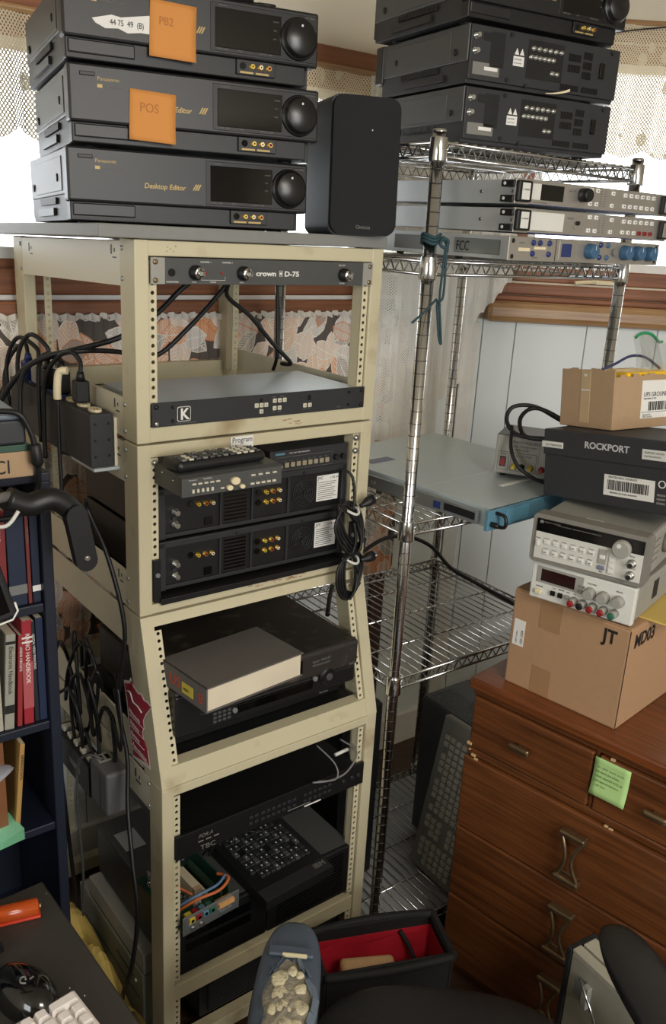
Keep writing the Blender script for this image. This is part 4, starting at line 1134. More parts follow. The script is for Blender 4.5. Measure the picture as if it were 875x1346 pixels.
# printed data plate with FCC mark on the long left side
fp = bx('side_plate', mgrey, g0, .0188, .0202, .035, .155, .008, .036)
bx('plate_ground', zinc, g0, .0182, .019, .0365, .1535, .0093, .0347); text('FCC', .026, blackprint, g0, .0178, .150, .0125, face='-x', sx=.75)
bx('side_plate', mgrey, g0, .0188, .0202, .235, .335, .008, .036)
def tcgear(lab, z, x, y, yaw, screen):
    t = gear('effects_processor', lab, z, x, y, yaw, .40, steel); t['group'] = 'grey effects processors'
    for xa, xb in ((.0, .038), (.448, .4826)):
        h = MB().box(xa, xb, -.012, -.003, .004, .041, .003).done('handle_block', blk3, t)
        bx('handle_inlay', hpwhite if xa < .1 else alu, h, xa+.009, xb-.008, -.0128, -.0115, .008, .037, .002)
    br = MB()
    for zz in (.003, .029): br.box(-.004, .018, -.002, .03, zz, zz+.012, .002)
    br.done('rack_ear', blk3, t)
    for x_, zz in ((.012, .009), (.012, .035)): cy('ear_slot', hpwhite, t, (x_-.017, .02, zz), (x_-.0155, .02, zz), .003, 10)
    if screen:
        bx('display', gloss, t, .070, .135, -.0042, -.0028, .010, .038, .001); bx('display_frame', hpwhite, t, .044, .070, -.0036, -.0028, .010, .038, .001)
        MB().lathe((.19, -.003, .026), (0, -1, 0), [(0, .013), (.018, .0125), (.02, .011)], 24).done('knob', blk3, t)
    else:
        bx('display_film', hpwhite, t, .044, .140, -.0038, -.0028, .006, .039, .001)
        MB().lathe((.178, -.003, .024), (0, -1, 0), [(0, .012), (.001, .0118)], 24).done('knob_print', alu, t); cy('shaft', blk3, t, (.178, -.004, .024), (.178, -.010, .024), .004, 12)
    for x_, zz in [(.215, .037), (.235, .037), (.215, .012), (.235, .012), (.285, .035), (.285, .012)]+[(.325+k*.0195, .034) for k in range(6)]+[(.325+k*.0195, .013) for k in range(6)]:
        q = bx('key', label if (screen or zz > .02 or x_ < .38) else jred, t, x_-.0055, x_+.0055, -.006, -.003, zz-.004, zz+.004, .001)
        bx('key_mark', blackprint, q, x_-.0015, x_+.0015, -.0063, -.0059, zz-.001, zz+.001)
    for k in range(14): bx('print', greyprint, t, .247+(k % 2)*.012, .253+(k % 2)*.012, -.0034, -.0028, .009+(k//2)*.0045, .0105+(k//2)*.0045)
    text('t.c. electronic', .0055, greyprint, t, .01, -.0131, .024, sx=.6); text('FINALIZER', .0045, greyprint, t, .15, -.0034, .030); text('STUDIO QUALITY PROCESSOR', .0028, greyprint, t, .052, -.0034, .0045)
    for yy in (.10, .02): MB().lathe((.02, yy, .022), (-1, 0, 0), [(0, .004), (.002, .003)], 10).done('side_screw', nickel, t)
    bx('blue_edge', bluelcd, t, .04, .44, -.0034, -.0028, .0005, .002)
    return t
tcgear('grey effects processor with pale blank display, middle of three on the shelf', gz+.050, .075, -.133, 37.8, False)
tcgear('grey effects processor with dark screen and black knob, topmost of three', gz+.100, .078, -.126, 37.8, True)

# teal cord tied round the front post
cd = thing('tied_cord', 'teal braided cord knotted round the front chrome post', 'cord', SP(0, 0, -.052), SY)
cd_m = MB()
for k in range(3):
    cd_m.tube([(.0175*math.cos(q*math.pi/8), .0175*math.sin(q*math.pi/8), .036+.006*k+.003*math.sin(q)) for q in range(16)], .0031, 8, 2, True)
cd_m.tube([(.012, -.018, .046), (.022, -.024, .040), (.016, -.026, .028), (.006, -.022, .032), (.012, -.020, .042), (.024, -.020, .034), (.018, -.028, .020)], .0033)
cd_m.done('knot', cordgreen, cd)
MB().tube([(.016, -.026, .03), (.015, -.024, -.02), (.016, -.022, -.07), (.026, -.022, -.13), (.030, -.022, -.155), (.022, -.022, -.14), (.012, -.022, -.09), (.006, -.024, -.07), (-.02, -.024, -.09), (-.052, -.024, -.112)], .0023).done('tail', cordgreen, cd)
MB().tube([(.016, -.028, .03), (.020, -.027, -.03), (.020, -.026, -.065), (.012, -.024, -.072), (.002, -.026, -.068)], .0023).done('tail', cordgreen, cd)

# blue-fronted steel unit on the third shelf
bgx, bgy, bgz = .3175, 1.717, ZC+LV[2]+.0065
bu = thing('rack_server', 'long steel rack unit with bright blue front on the third wire shelf', 'rack unit', (bgx, bgy, bgz), 43)
bx('chassis', steel_matt, bu, .018, .462, .008, .56, .0015, .0435, .001)
bx('faceplate', bluep, bu, .0, .482, -.003, .006, .0, .044, .001)
for x in (.04, .25): bx('vent_panel', mat('pale_blue', (96, 150, 176), .5) if x < .1 else MATS['pale_blue'], bu, x+.02, x+.10, -.0045, -.003, .006, .038, .001)
MB().tube([(.026, -.003, .036), (.026, -.026, .034), (.026, -.028, .012), (.026, -.003, .008)], .004, 8, 4).done('handle', blk3, bu)
MB().lathe((.013, -.003, .014), (0, -1, 0), [(0, .006), (.012, .006), (.020, .0045)], 12).done('thumb_screw', blk3, bu)
rl = bx('slide_rail', zinc, bu, .004, .016, .03, .54, .006, .036, .001)
bx('rail_slot', blk3, rl, .0032, .0042, .035, .12, .014, .030); bx('rail_tag', bluelcd, rl, .003, .0042, .13, .15, .012, .028)
for yy in (.20, .33, .38): bx('rail_tab', nickel, rl, .003, .0042, yy, yy+.016, .018, .026, .001)
bx('tape_strip', label, bu, .18, .32, .10, .112, .0435, .0441); bx('seam', steel, bu, .02, .46, .2, .201, .0434, .0438)
bx('sticker', bluelcd, bu, .06, .14, .40, .43, .0435, .0441)
bp = MB()
for k in range(40): bp.box(.01+k*.0115, .016+k*.0115, .0, .003, .0441, .0447)
bp.done('perforation', blk3, bu)

# bench supply on the steel unit
el = thing('bench_supply', 'silver bench supply with red switch and yellow terminals on the steel unit', 'power supply', (.372, 2.005, bgz+.0441), -21)
bx('case', dgrey, el, 0, .205, .004, .13, .008, .1, .002)
bx('faceplate', hpgrey, el, .001, .204, -.001, .006, .009, .099, .002)
bx('outline', blackprint, el, .008, .034, -.0014, -.0008, .018, .062); bx('outline_ground', hpgrey, el, .0088, .0332, -.0017, -.0009, .0188, .0612)
bx('outline', blackprint, el, .038, .098, -.0014, -.0008, .018, .062); bx('outline_ground', hpgrey, el, .0388, .0972, -.0017, -.0009, .0188, .0612)
bx('outline', blackprint, el, .102, .196, -.0014, -.0008, .018, .090); bx('outline_ground', hpgrey, el, .1028, .1952, -.0017, -.0009, .0188, .0892)
sw = bx('switch_frame', gloss, el, .013, .028, -.003, -.001, .026, .050, .001); bx('rocker', jred, sw, .0155, .0255, -.0055, -.002, .029, .047, .001)
for x, m_ in ((.048, jyel), (.066, blk3), (.086, jyel), (.112, jred), (.140, blk3)):
    MB().lathe((x, -.0015, .030), (0, -1, 0), [(0, .0075), (.006, .007), (.008, .0055), (.018, .0055), (.02, .004)], 14).done('terminal', m_, el)
text('ELENCO PRECISION', .0088, blackprint, el, .03, -.0014, .084); text('AC/DC POWER SUPPLY', .006, blackprint, el, .036, -.0014, .075); text('Model XP-581', .006, blackprint, el, .045, -.0014, .067)
text('AC VOLTAGE', .006, blackprint, el, .05, -.0019, .053); text('POWER', .0045, blackprint, el, .013, -.0019, .055)
for x in (.02, .185):
    for y in (.02, .115): cy('foot', rubber, el, (x, y, 0), (x, y, .009), .007, 10)
cc = thing('coiled_cable', 'black cable coiled on the bench supply behind the taped carton', 'cable', (.42, 2.0, bgz+.146), -15)
MB().tube([(.18, .06, .008), (.10, .055, .03), (.03, .04, .062), (-.02, .02, .06), (-.03, .0, .03), (.0, -.02, .004), (.06, -.03, .004), (.12, -.02, .005), (.13, .02, .02), (.06, .03, .055), (.02, .03, .058), (0, .0, .035), (.02, -.03, .004), (.09, -.035, .006)], .005, 8, 6).done('coil', rubber, cc)
MB().tube([(-.015, -.01, .02), (-.01, -.05, -.02), (.01, -.07, -.055), (.05, -.075, -.08), (.09, -.07, -.09)], .0042).done('lead', rubber, cc)

# bottom shelf: vented tower, keyboard leaning on it, dark tower
def on_shelf(name, lab, cat, x, y, dyaw=0, roll=0, z=LV[4]+.0065):
    return thing(name, lab, cat, SP(x, y, z), SY+dyaw, roll=roll)
tw = on_shelf('computer_tower', 'charcoal tower with perforated top on the lowest wire shelf', 'computer', .39, .03)
bx('case', dgrey, tw, 0, .18, 0, .27, 0, .44, .004); bx('side_cover', dgrey, tw, -.003, .002, .004, .266, .004, .436, .001)
pf = MB()
for i in range(10):
    for j in range(24): pf.cyl((.012+i*.0085+(.08 if j % 24 > 11 else 0)*0, .02+j*.0100, .4399), (.012+i*.0085, .02+j*.0100, .4406), .0028, 6)
pf.done('perforations', gloss, tw, kind='stuff')
kt = on_shelf('upright_keyboard', 'grey computer keyboard standing on end against the charcoal tower', 'keyboard', .278, .005, 0, roll=0)
kt.matrix_world = kt.matrix_world @ Matrix.Rotation(R(10.5), 4, 'Y')
# local: keys face -x, long side up z, short side along y
MB().box(0, .026, 0, .175, .001, .455, .006, 3).done('case', kbgrey, kt)
bx('key_well', MATS['bumper_grey'], kt, -.0008, .004, .018, .152, .02, .42)
rows = [.024+.0215*j for j in range(6)]
for j, y in enumerate(rows):
    z = .03
    for i in range(19):
        if i in (4, 5) and False: continue
        zz = .026+i*.0192+(.012 if i > 3 else 0)+(.012 if i > 6 else 0)
        if j == 5 and i % 4 == 0: continue
        if (i in (4, 5, 6)) and j in (2,): continue
        if zz > .405: continue
        bx('key', keygrey, kt, -.009, .001, y, y+.017, zz, zz+.0155, .003)
dt = on_shelf('dark_tower', 'black upright case behind the front chrome post on the lowest shelf', 'computer', .03, .22)
bx('case', blk, dt, 0, .13, 0, .24, 0, .53, .004); bx('front_bezel', blk3, dt, .0, .13, -.012, .001, .0, .53, .006)
wr_ = on_shelf('loose_cable', 'black cable arching from the lowest shelf beside the charcoal tower', 'cable', .2, .36)
MB().tube([(-.02, .02, .004), (.0, .02, .08), (.04, .03, .13), (.09, .05, .16), (.13, .08, .165)], .004).done('lead', rubber, wr_)
# upright brown board against the left wall, black bowed strap on the third shelf
bd = thing('brown_board', 'dark brown upright board leaning in the bay corner', 'board', LW(-.33, -.036, -ZC), LY)
bx('board', rust, bd, 0, .05, 0, .018, 0, 1.2, .002)
hs = on_shelf('bowed_strap', 'black bowed strap behind the empty wire shelf', 'strap', .0, .0, z=LV[3]+.0065)
MB().tube([(.06, .34, .002), (.16, .44, .05), (.34, .50, .10), (.46, .515, .095), (.56, .505, .05), (.57, .42, .006), (.56, .30, .003), (.55, .18, .003), (.54, .06, .003)], .006).done('strap', blk3, hs)

# ------------------------------------------------------------------ oak dresser and what stands on it
DZ = ZC-.935
dr = thing('dresser', 'oak dresser with brass pulls in front of the wire shelving', 'dresser', (.333, 1.748, 0), -43)
DW, DD = .93, .42
bx('top', oak_top, dr, -.006, DW+.006, -.006, DD, DZ-.026, DZ, .006)
bx('side', oak, dr, .004, .024, .012, DD-.004, .0, DZ-.026, .002); bx('side', oak, dr, DW-.024, DW-.004, .012, DD-.004, .0, DZ-.026, .002)
bx('back', oak, dr, .024, DW-.024, DD-.014, DD-.004, .04, DZ-.026); 
bx('top_rail', oak, dr, .004, DW-.004, .004, .024, DZ-.040, DZ-.026, .002)
bx('plinth', oak, dr, .024, DW-.024, .03, .05, .0, .05)
bx('rail', oak, dr, .004, DW-.004, .002, .03, DZ-.192, DZ-.174, .003)
bx('divider', oak, dr, .3055, .3125, .006, .2, DZ-.174, DZ-.040); bx('divider', oak, dr, .6085, .6155, .006, .2, DZ-.174, DZ-.040)
def pull(par, x, zc):
    mb = MB()
    for sg in (-1, 1):
        mb.box(x-.030, x+.030, -.030, -.008, zc+sg*.055-.007, zc+sg*.055+.007, .004)
        mb.box(x-.020, x+.020, -.010, -.001, zc+sg*.052-.006, zc+sg*.052+.006, .002)
        mb.tube([(x+sg*.024, -.022, zc+.05), (x+sg*.0125, -.026, zc+.024), (x+sg*.0075, -.028, zc), (x+sg*.0125, -.026, zc-.024), (x+sg*.024, -.022, zc-.05)], .0045, 8, 5)
    mb.done('pull', brass, par)
for k in range(3):
    x0 = (.010, .316, .619)[k]; x1 = (.3035, .6065, DW-.010)[k]
    f = MB().box(x0, x1, -.002, .020, DZ-.171, DZ-.043, .004).done('small_drawer', oak, dr)
    xc = (x0+x1)/2-.012
    MB().box(xc-.025, xc+.025, -.024, -.012, DZ-.116, DZ-.100, .006, 3).box(xc-.008, xc+.008, -.014, -.001, DZ-.112, DZ-.104).done('knob', brass, f)
for zt, zb in ((-.195, -.383), (-.387, -.578), (-.582, -.772)):
    f = MB().box(.002, DW-.002, -.006, .020, DZ+zb, DZ+zt, .004).done('drawer', oak, dr)
    for x in (.297, .64): pull(f, x, DZ+(zt+zb)/2-.006)
chipm = mat('bare_wood_chip', (205, 170, 120), .7, var=.3, scale=200)
ch = MB(); random.seed(2)
for x, z in ((.006, -.165), (.012, -.178), (.02, -.190), (.028, -.196), (.34, -.042), (.36, -.194), (.35, -.193)): ch.box(x, x+random.uniform(.004, .012), -.0045, .0, DZ+z, DZ+z+random.uniform(.002, .006))
ch.done('wood_chips', chipm, dr, kind='stuff')
DP = frame(-43, (.333, 1.748, 0))
def dnote():
    t = thing('sticky_note', 'pale green sticky note with pencil writing on the small drawer', 'note', DP(.347, -.0026, DZ-.047), -43)
    def f(u, v): return ((u-.5)*.076, -.0006-.009*v**3, -v*.082), (u, v)
    o = MB().grid(f, 6, 8).done('paper', green_note, t); sm = o.modifiers.new('thick', 'SOLIDIFY'); sm.thickness = .0004
    for k, q in enumerate(('mic cable needs check', 'left deck drive belt', 'heads cleaned 4/12 ok', 'test tape in the box', '  call 2pm')):
        text(q, .0066, mat('graphite', (110, 128, 92), .8) if k == 0 else MATS['graphite'], t, -.033, -.0013-.0009*k, -.022-.010*k)
dnote()

# carton, instruments, shoe box, torn carton
cb = thing('large_carton', 'big brown carton marked JT standing on the dresser', 'box', (.400, 1.743, DZ), -44)
bw, bd_, bh = .268, .38, .2235
bx('walls', card, cb, 0, bw, 0, bd_, 0, bh-.003, .004)
bx('flap', card, cb, .001, bw-.001, .002, bd_/2-.0008, bh-.0035, bh, .001); bx('flap', card, cb, .001, bw-.001, bd_/2+.0008, bd_-.002, bh-.0035, bh, .001)
bx('tape', tape, cb, .068, .118, -.0009, 0, .155, bh-.006); bx('tape', tape, cb, .066, .112, -.0009, 0, .004, .066)
sh_l = bx('shipping_label', label, cb, .009, .036, -.0012, 0, .095, .155)
text('103-1524', .0085, blackprint, cb, .034, -.0016, .10, roll=90); text('UNIT 12 REV', .005, blackprint, cb, .020, -.0016, .10, roll=90)
text('JT', .040, blackprint, cb, .212, -.0006, .180, sx=.85, bold=.0012); text('MD03', .041, blackprint, cb, bw+.0006, .022, .176, face='+x', sx=.85, bold=.0012)
bx('corner_crease', blackprint, cb, bw-.0006, bw+.0004, -.0004, .0006, .003, bh-.004)
ye = thing('padded_envelope', 'yellow padded envelope lying on the carton under the ivory supply', 'envelope', DP(.255, .10, DZ+.2238), -40)
ee = MB().box(-.02, .12, -.0, .2, 0, .0045, .002).done('paper', yellowpaper, ye)

ZI = DZ+.2236
ps = thing('triple_supply', 'ivory bench supply with row of coloured terminals on the carton', 'power supply', (.417, 1.690, ZI+.005), -37)
W_, H_, D_ = .217, .079, .27
bx('case', hpgrey, ps, .004, W_-.004, .012, D_, .001, H_-.002, .003)
bx('faceplate', hpwhite, ps, 0, W_, 0, .016, 0, H_, .003)
bx('display_surround', hpgrey, ps, .012, .112, -.001, .001, .036, .072, .001); bx('display', mat('dark_red_window', (40, 16, 16), .12), ps, .022, .095, -.0018, .001, .041, .067, .001)
bx('power_button', cream, ps, .014, .028, -.007, .0, .012, .022, .002)
for k, x in enumerate((.052, .068, .083)): bx('meter_button', gloss if k < 2 else hpgrey, ps, x-.005, x+.005, -.005, 0, .016, .026, .001)
for k in range(4): bx('indicator', mgrey, ps, .102+(k % 2)*.008, .107+(k % 2)*.008, -.0015, 0, .040+(k//2)*.010, .045+(k//2)*.010)
for x in (.128, .156, .186): MB().lathe((x, 0, .044), (0, -1, 0), [(0, .0125), (.004, .0125), (.016, .0105), (.017, .0095)], 22).done('knob', MATS['mid_grey_paint'] if False else hpgrey, ps)
for x, m_ in ((.098, jred), (.117, blk3), (.138, jred), (.160, jred), (.182, jgreen)):
    q = MB().lathe((x, 0, .018), (0, -1, 0), [(0, .009), (.012, .0085), (.020, .0075)], 16).done('terminal', hpgrey, ps)
    MB().lathe((x, -.0195, .018), (0, -1, 0), [(0, .0072), (.004, .0068), (.0042, .004)], 14).done('terminal_cap', m_, q)
for s_, x, z in (('POWER', .014, .026), ('+6V', .05, .030), ('METER', .062, .031), ('V/A', .08, .030), ('+6V', .094, .031), ('COM', .116, .029), ('OUTPUT', .136, .031), ('-20V', .158, .031), ('0 TO +20V', .135, .004), ('VOLTAGE', .12, .062), ('TRACK', .178, .062)): text(s_, .0042, blackprint, ps, x, -.0006, z)
vs = MB()
for k in range(8): vs.box(W_-.0045, W_-.0032, .12+k*.004, .1222+k*.004, .02, .06)
vs.done('side_vents', blk2, ps)
for x in (.02, W_-.02):
    for y in (.03, D_-.03): cy('foot', rubber, ps, (x, y, -.005), (x, y, .001), .007, 10)

hp = thing('function_generator', 'grey bench function generator with big dial and rubber bumper', 'instrument', (.4055, 1.683, ZI+.0875), -33.5)
W_, H_, D_ = .2325, .102, .29
MB().prism([(x, z) for x, z in rr(W_, H_, .010)], 'y', 0, .035).done('bumper', hprub, hp)
bx('case', hpgrey, hp, .007, W_-.007, .030, D_-.03, .006, H_-.006, .006)
MB().prism([(x, z) for x, z in rr(W_, H_, .010)], 'y', D_-.04, D_).done('rear_bumper', hprub, hp)
bx('faceplate', hpface, hp, .009, W_-.009, -.0025, .002, .009, .066, .001); bx('display', gloss, hp, .009, W_-.009, -.0028, .002, .0655, .093, .001)
text('HEWLETT PACKARD', .0036, greyprint, hp, .024, -.0032, .0865); bx('badge', greyprint, hp, .015, .022, -.0032, -.0026, .084, .090, .0005); text('15 MHz FUNCTION / ARBITRARY WAVEFORM GENERATOR', .0034, greyprint, hp, .050, -.0032, .0845)
MB().lathe((.183, -.0028, .071), (0, -1, 0), [(0, .018), (.003, .018), (.012, .0172), (.0135, .0155)], 30).done('dial', hpgrey, hp); MB().lathe((.179, -.0164, .078), (0, -1, 0), [(0, .0045), (.0004, .0045)], 14).done('finger_dimple', hpwhite, hp)
for j in range(2):
    for i in range(6):
        x = .028+i*.0182; z = .042-j*.0215
        q = bx('key', hpwhite, hp, x, x+.0115, -.0050, -.002, z, z+.0095, .002)
        text(('~', 'n', '^', 'Arb', 'Freq', 'Ampl', 'AM', 'FM', 'FSK', 'Burst', 'Swp', 'Off')[i+6*j], .0042, blackprint, hp, x+.002, -.0053, z+.003)
        bx('caption', greyprint, hp, x, x+.010, -.0029, -.0024, z+.011, z+.0125)
bx('keypad', hpgrey, hp, .140, .156, -.0048, -.002, .030, .060, .001); bx('enter_key', mat('slate_key', (112, 116, 134), .5), hp, .141, .155, -.0062, -.002, .018, .027, .002); bx('key', hpwhite, hp, .142, .154, -.0062, -.002, .040, .049, .002); bx('key', hpface, hp, .160, .174, -.0045, -.002, .014, .062, .001)
for k in range(4): bx('key', hpwhite, hp, .162, .172, -.0062, -.002, .016+k*.0115, .024+k*.0115, .001)
bx('power_switch', hpwhite, hp, .012, .020, -.007, -.002, .036, .048, .002); text('Power', .0038, blackprint, hp, .011, -.0029, .051)
for z in (.046, .022):
    q = MB().lathe((.2055, -.0025, z), (0, -1, 0), [(0, .0085), (.003, .0085), (.0032, .0065), (.016, .0065), (.0162, .005)], 18).done('bnc_socket', nickel, hp)
    MB().lathe((.2055, -.018, z), (0, -1, 0), [(0, .0045), (.0012, .0045)], 12).done('bore', gloss, q)
for s_, x, z in (('SYNC', .199, .058), ('OUTPUT', .197, .034), ('Shift', .145, .0125)): text(s_, .004, blackprint, hp, x, -.0029, z)
bx('top_sticker', hpwhite, hp, .09, .125, .04, .056, H_-.006, H_-.0055)
gr = MB()
for k in range(4): gr.box(W_-.0085, W_-.003, .05+k*.001, .10, .03+k*.014, .036+k*.014, .002)
gr.done('side_grips', hpgrey, hp)
MB().lathe((W_-.008, .15, .055), (1, 0, 0), [(0, .022), (.012, .021), (.016, .017)], 24).done('handle_pivot', hprub, hp)
MB().tube([(W_+.004, .15, .055), (W_+.007, .24, .055), (W_, .315, .06), (.12, .325, .062), (0, .315, .06), (-.007, .24, .055), (-.004, .15, .055)], .006, 8, 4).done('carry_handle', hprub, hp)

ru = (-50, 6.6, -1.5)
sb = thing('shoe_box', 'charcoal shoe box lettered ROCKPORT on the function generator', 'box', (.452, 1.824, ZC-.524), *ru)
bx('tray', shoe, sb, 0, .30, .0, .19, 0, .112, .002)
bx('lid', shoe, sb, -.003, .303, -.003, .193, .088, .143, .003)
text('ROCKPORT', .0185, mat('silver_print', (190, 190, 190), .5), sb, .100, -.0036, .112, sx=1.05, bold=.0005)
q = bx('size_label', label, sb, .150, .262, -.0012, 0, .022, .064)
text('MATTED MOC TOE BOOT', .0055, blackprint, sb, .160, -.0016, .058); text('BROWN 10.5 M (D)  SHADOW', .0045, blackprint, sb, .165, -.0016, .027)
random.seed(8)
x = .158
while x < .252:
    w = random.choice((.0009, .0018, .0027)); bx('bar', blackprint, q, x, x+w, -.0016, -.001, .034, .054); x += w+random.choice((.0011, .002))
q = bx('end_label', hpwhite, sb, -.006, .048, -.0042, -.003, .104, .117, .003); text('NOT PERMITTED', .0055, greyprint, sb, .004, -.0046, .108)
q = bx('end_label', hpwhite, sb, .232, .30, -.0042, -.003, .104, .124, .003); text('SUPPORT ROOM', .0055, greyprint, sb, .238, -.0046, .116); text('WATER BOOTS', .005, greyprint, sb, .238, -.0046, .109)
text('OW', .022, label, sb, .268, -.0005, .052); bx('print_block', greyprint, sb, .268, .286, -.0006, 0, .02, .024); bx('print_block', greyprint, sb, .268, .286, -.0006, 0, .028, .032); bx('print_block', greyprint, sb, .268, .286, -.0006, 0, .036, .040)

up = thing('torn_carton', 'torn open kraft carton with parcel label on the shoe box', 'box', (0, 0, 0))
M0 = sb.matrix_world.copy()
up.matrix_world = M0 @ Matrix.Translation((-.020, .072, .1445)) @ Matrix.Rotation(R(-6), 4, 'Z')
uw, ud, uh = .142, .24, .122
for nm, q in (('front_wall', (0, uw, 0, .004, 0, uh)), ('back_wall', (0, uw, ud-.004, ud, 0, uh-.01)), ('side_wall', (0, .004, .004, ud-.004, 0, uh-.004)), ('side_wall', (uw-.004, uw, .004, ud-.004, 0, uh-.014)), ('bottom', (.004, uw-.004, .004, ud-.004, 0, .004))):
    bx(nm, card2, up, *q, .0015)
# ragged torn rim
random.seed(4); mb = MB()
xx = 0
while xx < uw-.01:
    w = random.uniform(.006, .018); mb.box(xx, min(xx+w, uw), .0005, .0035, uh-.002, uh+random.uniform(-.001, .004)); xx += w
yy = 0
while yy < ud-.01:
    w = random.uniform(.006, .02); mb.box(uw-.0035, uw-.0005, yy, min(yy+w, ud), uh-.016, uh-.012+random.uniform(-.002, .006)); yy += w
mb.done('torn_edge', card2, up)
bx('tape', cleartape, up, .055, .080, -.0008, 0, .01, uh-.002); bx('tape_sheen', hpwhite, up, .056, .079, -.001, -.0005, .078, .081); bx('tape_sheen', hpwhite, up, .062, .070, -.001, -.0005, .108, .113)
pl = bx('parcel_label', label, up, uw-.0004, uw+.0008, .088, .20, .02, uh-.022)
text('UPS GROUND', .014, blackprint, up, uw+.0012, .094, .066, face='+x', sx=.9); text('TRACKING 1Z 12X', .005, blackprint, up, uw+.0012, .094, .060, face='+x')
yy = .112
while yy < .18:
    w = random.choice((.0015, .003, .0045)); bx('bar', blackprint, pl, uw+.0006, uw+.0013, yy, yy+w, .036, .055); yy += w+random.choice((.0015, .003))
bx('rule', blackprint, pl, uw+.0006, uw+.0012, .09, .199, .0325, .0335)
text('BILLING P/P', .005, greyprint, up, uw+.0012, .094, .026, face='+x'); text('DESC GOODS', .005, greyprint, up, uw+.0012, .094, .0215, face='+x')
yf = thing('yellow_foam_block', 'bright yellow packing piece inside the torn carton', 'packing', (0, 0, 0)); yf.matrix_world = up.matrix_world @ Matrix.Translation((.008, .05, .0045))
MB().box(0, .126, 0, .18, 0, .113, .006).done('block', yellowbright, yf)
bc = thing('blue_cable', 'dark blue cable arching over the torn carton', 'cable', (0, 0, 0)); bc.matrix_world = up.matrix_world @ Matrix.Translation((.06, .06, .115))
MB().tube([(.02, -.03, .006), (.03, .0, .018), (.03, .05, .034), (.03, .10, .03), (.03, .15, .006)], .003).done('lead', mat('blue_sheath', (44, 52, 92), .5), bc)
pb = thing('plastic_bag', 'clear plastic zip bag with green strip in the torn carton', 'bag', (0, 0, 0)); pb.matrix_world = up.matrix_world @ Matrix.Translation((.09, .128, .116))
MB().grid(lambda u, v: ((.004*math.sin(7*u+4*v), u*.09-.012*v, v*.075+.01*math.sin(u*5)), (u, v)), 12, 10).done('film', plasticbag, pb)
MB().grid(lambda u, v: ((.012+.006*math.sin(6*u+3*v), u*.09-.012*v, v*.07+.01*math.sin(u*5)), (u, v)), 12, 10).done('film', plasticbag, pb)
MB().tube([(.008+.004*math.sin(7*u/10+4), u*.009-.012, .072+.01*math.sin(u*.5)) for u in range(11)], .0035).done('zip_strip', mat('green_zip', (40, 140, 90), .4), pb)

# ------------------------------------------------------------------ power box, cables and clutter on the rack's left side
pd = unit('power_distribution_box', 'black power box with cream outlets along the rack left side', 'power strip', -.078, .085, -.377)
bx('housing', blk2, pd, 0, .045, 0, .43, 0, .099, .002)
sc_ = MB()
for x in (.010, .036):
    for z in (.02, .05, .08): sc_.lathe((x, 0, z), (0, -1, 0), [(0, .003), (.0015, .0025)], 8)
sc_.done('cover_screws', blk3, pd)
for k in range(8):
    y = .03+k*.052
    o = MB().prism([(.0225+.011*math.cos(q*math.pi/6), y+.018*math.sin(q*math.pi/6)) for q in range(12)], 'z', .099, .1035).done('outlet', cream if k < 3 else bluelcd, pd)
    MB().box(.019, .0205, y-.008, y-.002, .1032, .1040).box(.0245, .026, y-.008, y-.002, .1032, .1040).done('slot', gloss, o)
bx('rack_bracket', beige_side, pd, .046, .0515, .0, .02, .0, .09); bx('shelf_plate', steel_matt, pd, .002, .052, -.008, .10, -.006, 0, .001)
def plug(lab, k, m, lead, h=.05):
    y = .115+k*.052
    t = unit('power_plug', lab, 'plug', -.0555, y, -.2735)
    p = MB().box(-.013, .013, -.014, .014, 0, h*.75, .004).done('body', m, t)
    MB().lathe((0, 0, h*.74), (0, 0, 1), [(0, .009), (h*.3, .006)], 12).done('strain_relief', m, t)
    MB().tube([(0, 0, h)]+lead, .0045, 8, 6).done('lead', rubber, t)
plug('black plug with cream band nearest the rack front', 1.2, blk3, [(.004, .01, .075), (-.006, .03, .09), (-.02, .07, .07), (-.032, .10, .02), (-.034, .11, -.08), (-.034, .11, -.13)], .055)
plug('large black plug with taped cable third along the power box', 3, blk, [(-.01, .0, .075), (-.03, .02, .07), (-.036, .03, .02), (-.036, .03, -.10)], .06)
plug('black plug with tall looping cable on the power box', 4.4, blk3, [(.0, .0, .08), (-.02, .04, .10), (-.036, .07, .05), (-.036, .07, -.05)], .05)
plug('pale plug near the far end of the power box', 5.4, hpgrey, [(0, .01, .07), (-.02, .06, .085), (-.036, .09, .03), (-.036, .09, -.06)], .05)
plug('blue plug at the far end of the power box', 6.6, bluelcd, [(0, .02, .07), (-.02, .05, .04), (-.040, .04, -.01), (-.04, .02, -.06)], .05)
tb_ = unit('taped_cable', 'cable end wrapped in pale tape resting on the power box', 'cable', -.0835, .20, -.272)
MB().tube([(.012, .0, .055), (.0, .01, .05), (-.004, .012, .02), (-.004, .012, .0)], .0075).done('tape_wrap', cream, tb_)
MB().tube([(-.004, .012, 0), (-.005, .012, -.10), (-.004, .01, -.2)], .004).done('lead', rubber, tb_)
def cable(lab, pts, r=.0042, name='cable', m=None):
    p0 = Vector(pts[0]); t = unit(name, lab, 'cable', *p0)
    MB().tube([Vector(p)-p0 for p in pts], r, 8, 6).done('lead', m or rubber, t)
    return t
cable('thick black cable falling from the amplifier through the left opening', [(.22, .23, -.046), (.19, .25, -.075), (.132, .25, -.125), (.054, .25, -.117-.05), (-.04, .30, -.20), (-.10, .35, -.235), (-.15, .40, -.33), (-.17, .42, -.42)], .0055)
cable('black cable crossing behind the amplifier to the power box', [(.30, .23, -.044), (.285, .25, -.078), (.21, .25, -.15), (.132, .25, -.206), (.052, .25, -.194), (-.03, .22, -.185), (-.09, .26, -.20), (-.125, .30, -.25), (-.13, .30, -.40)], .005)
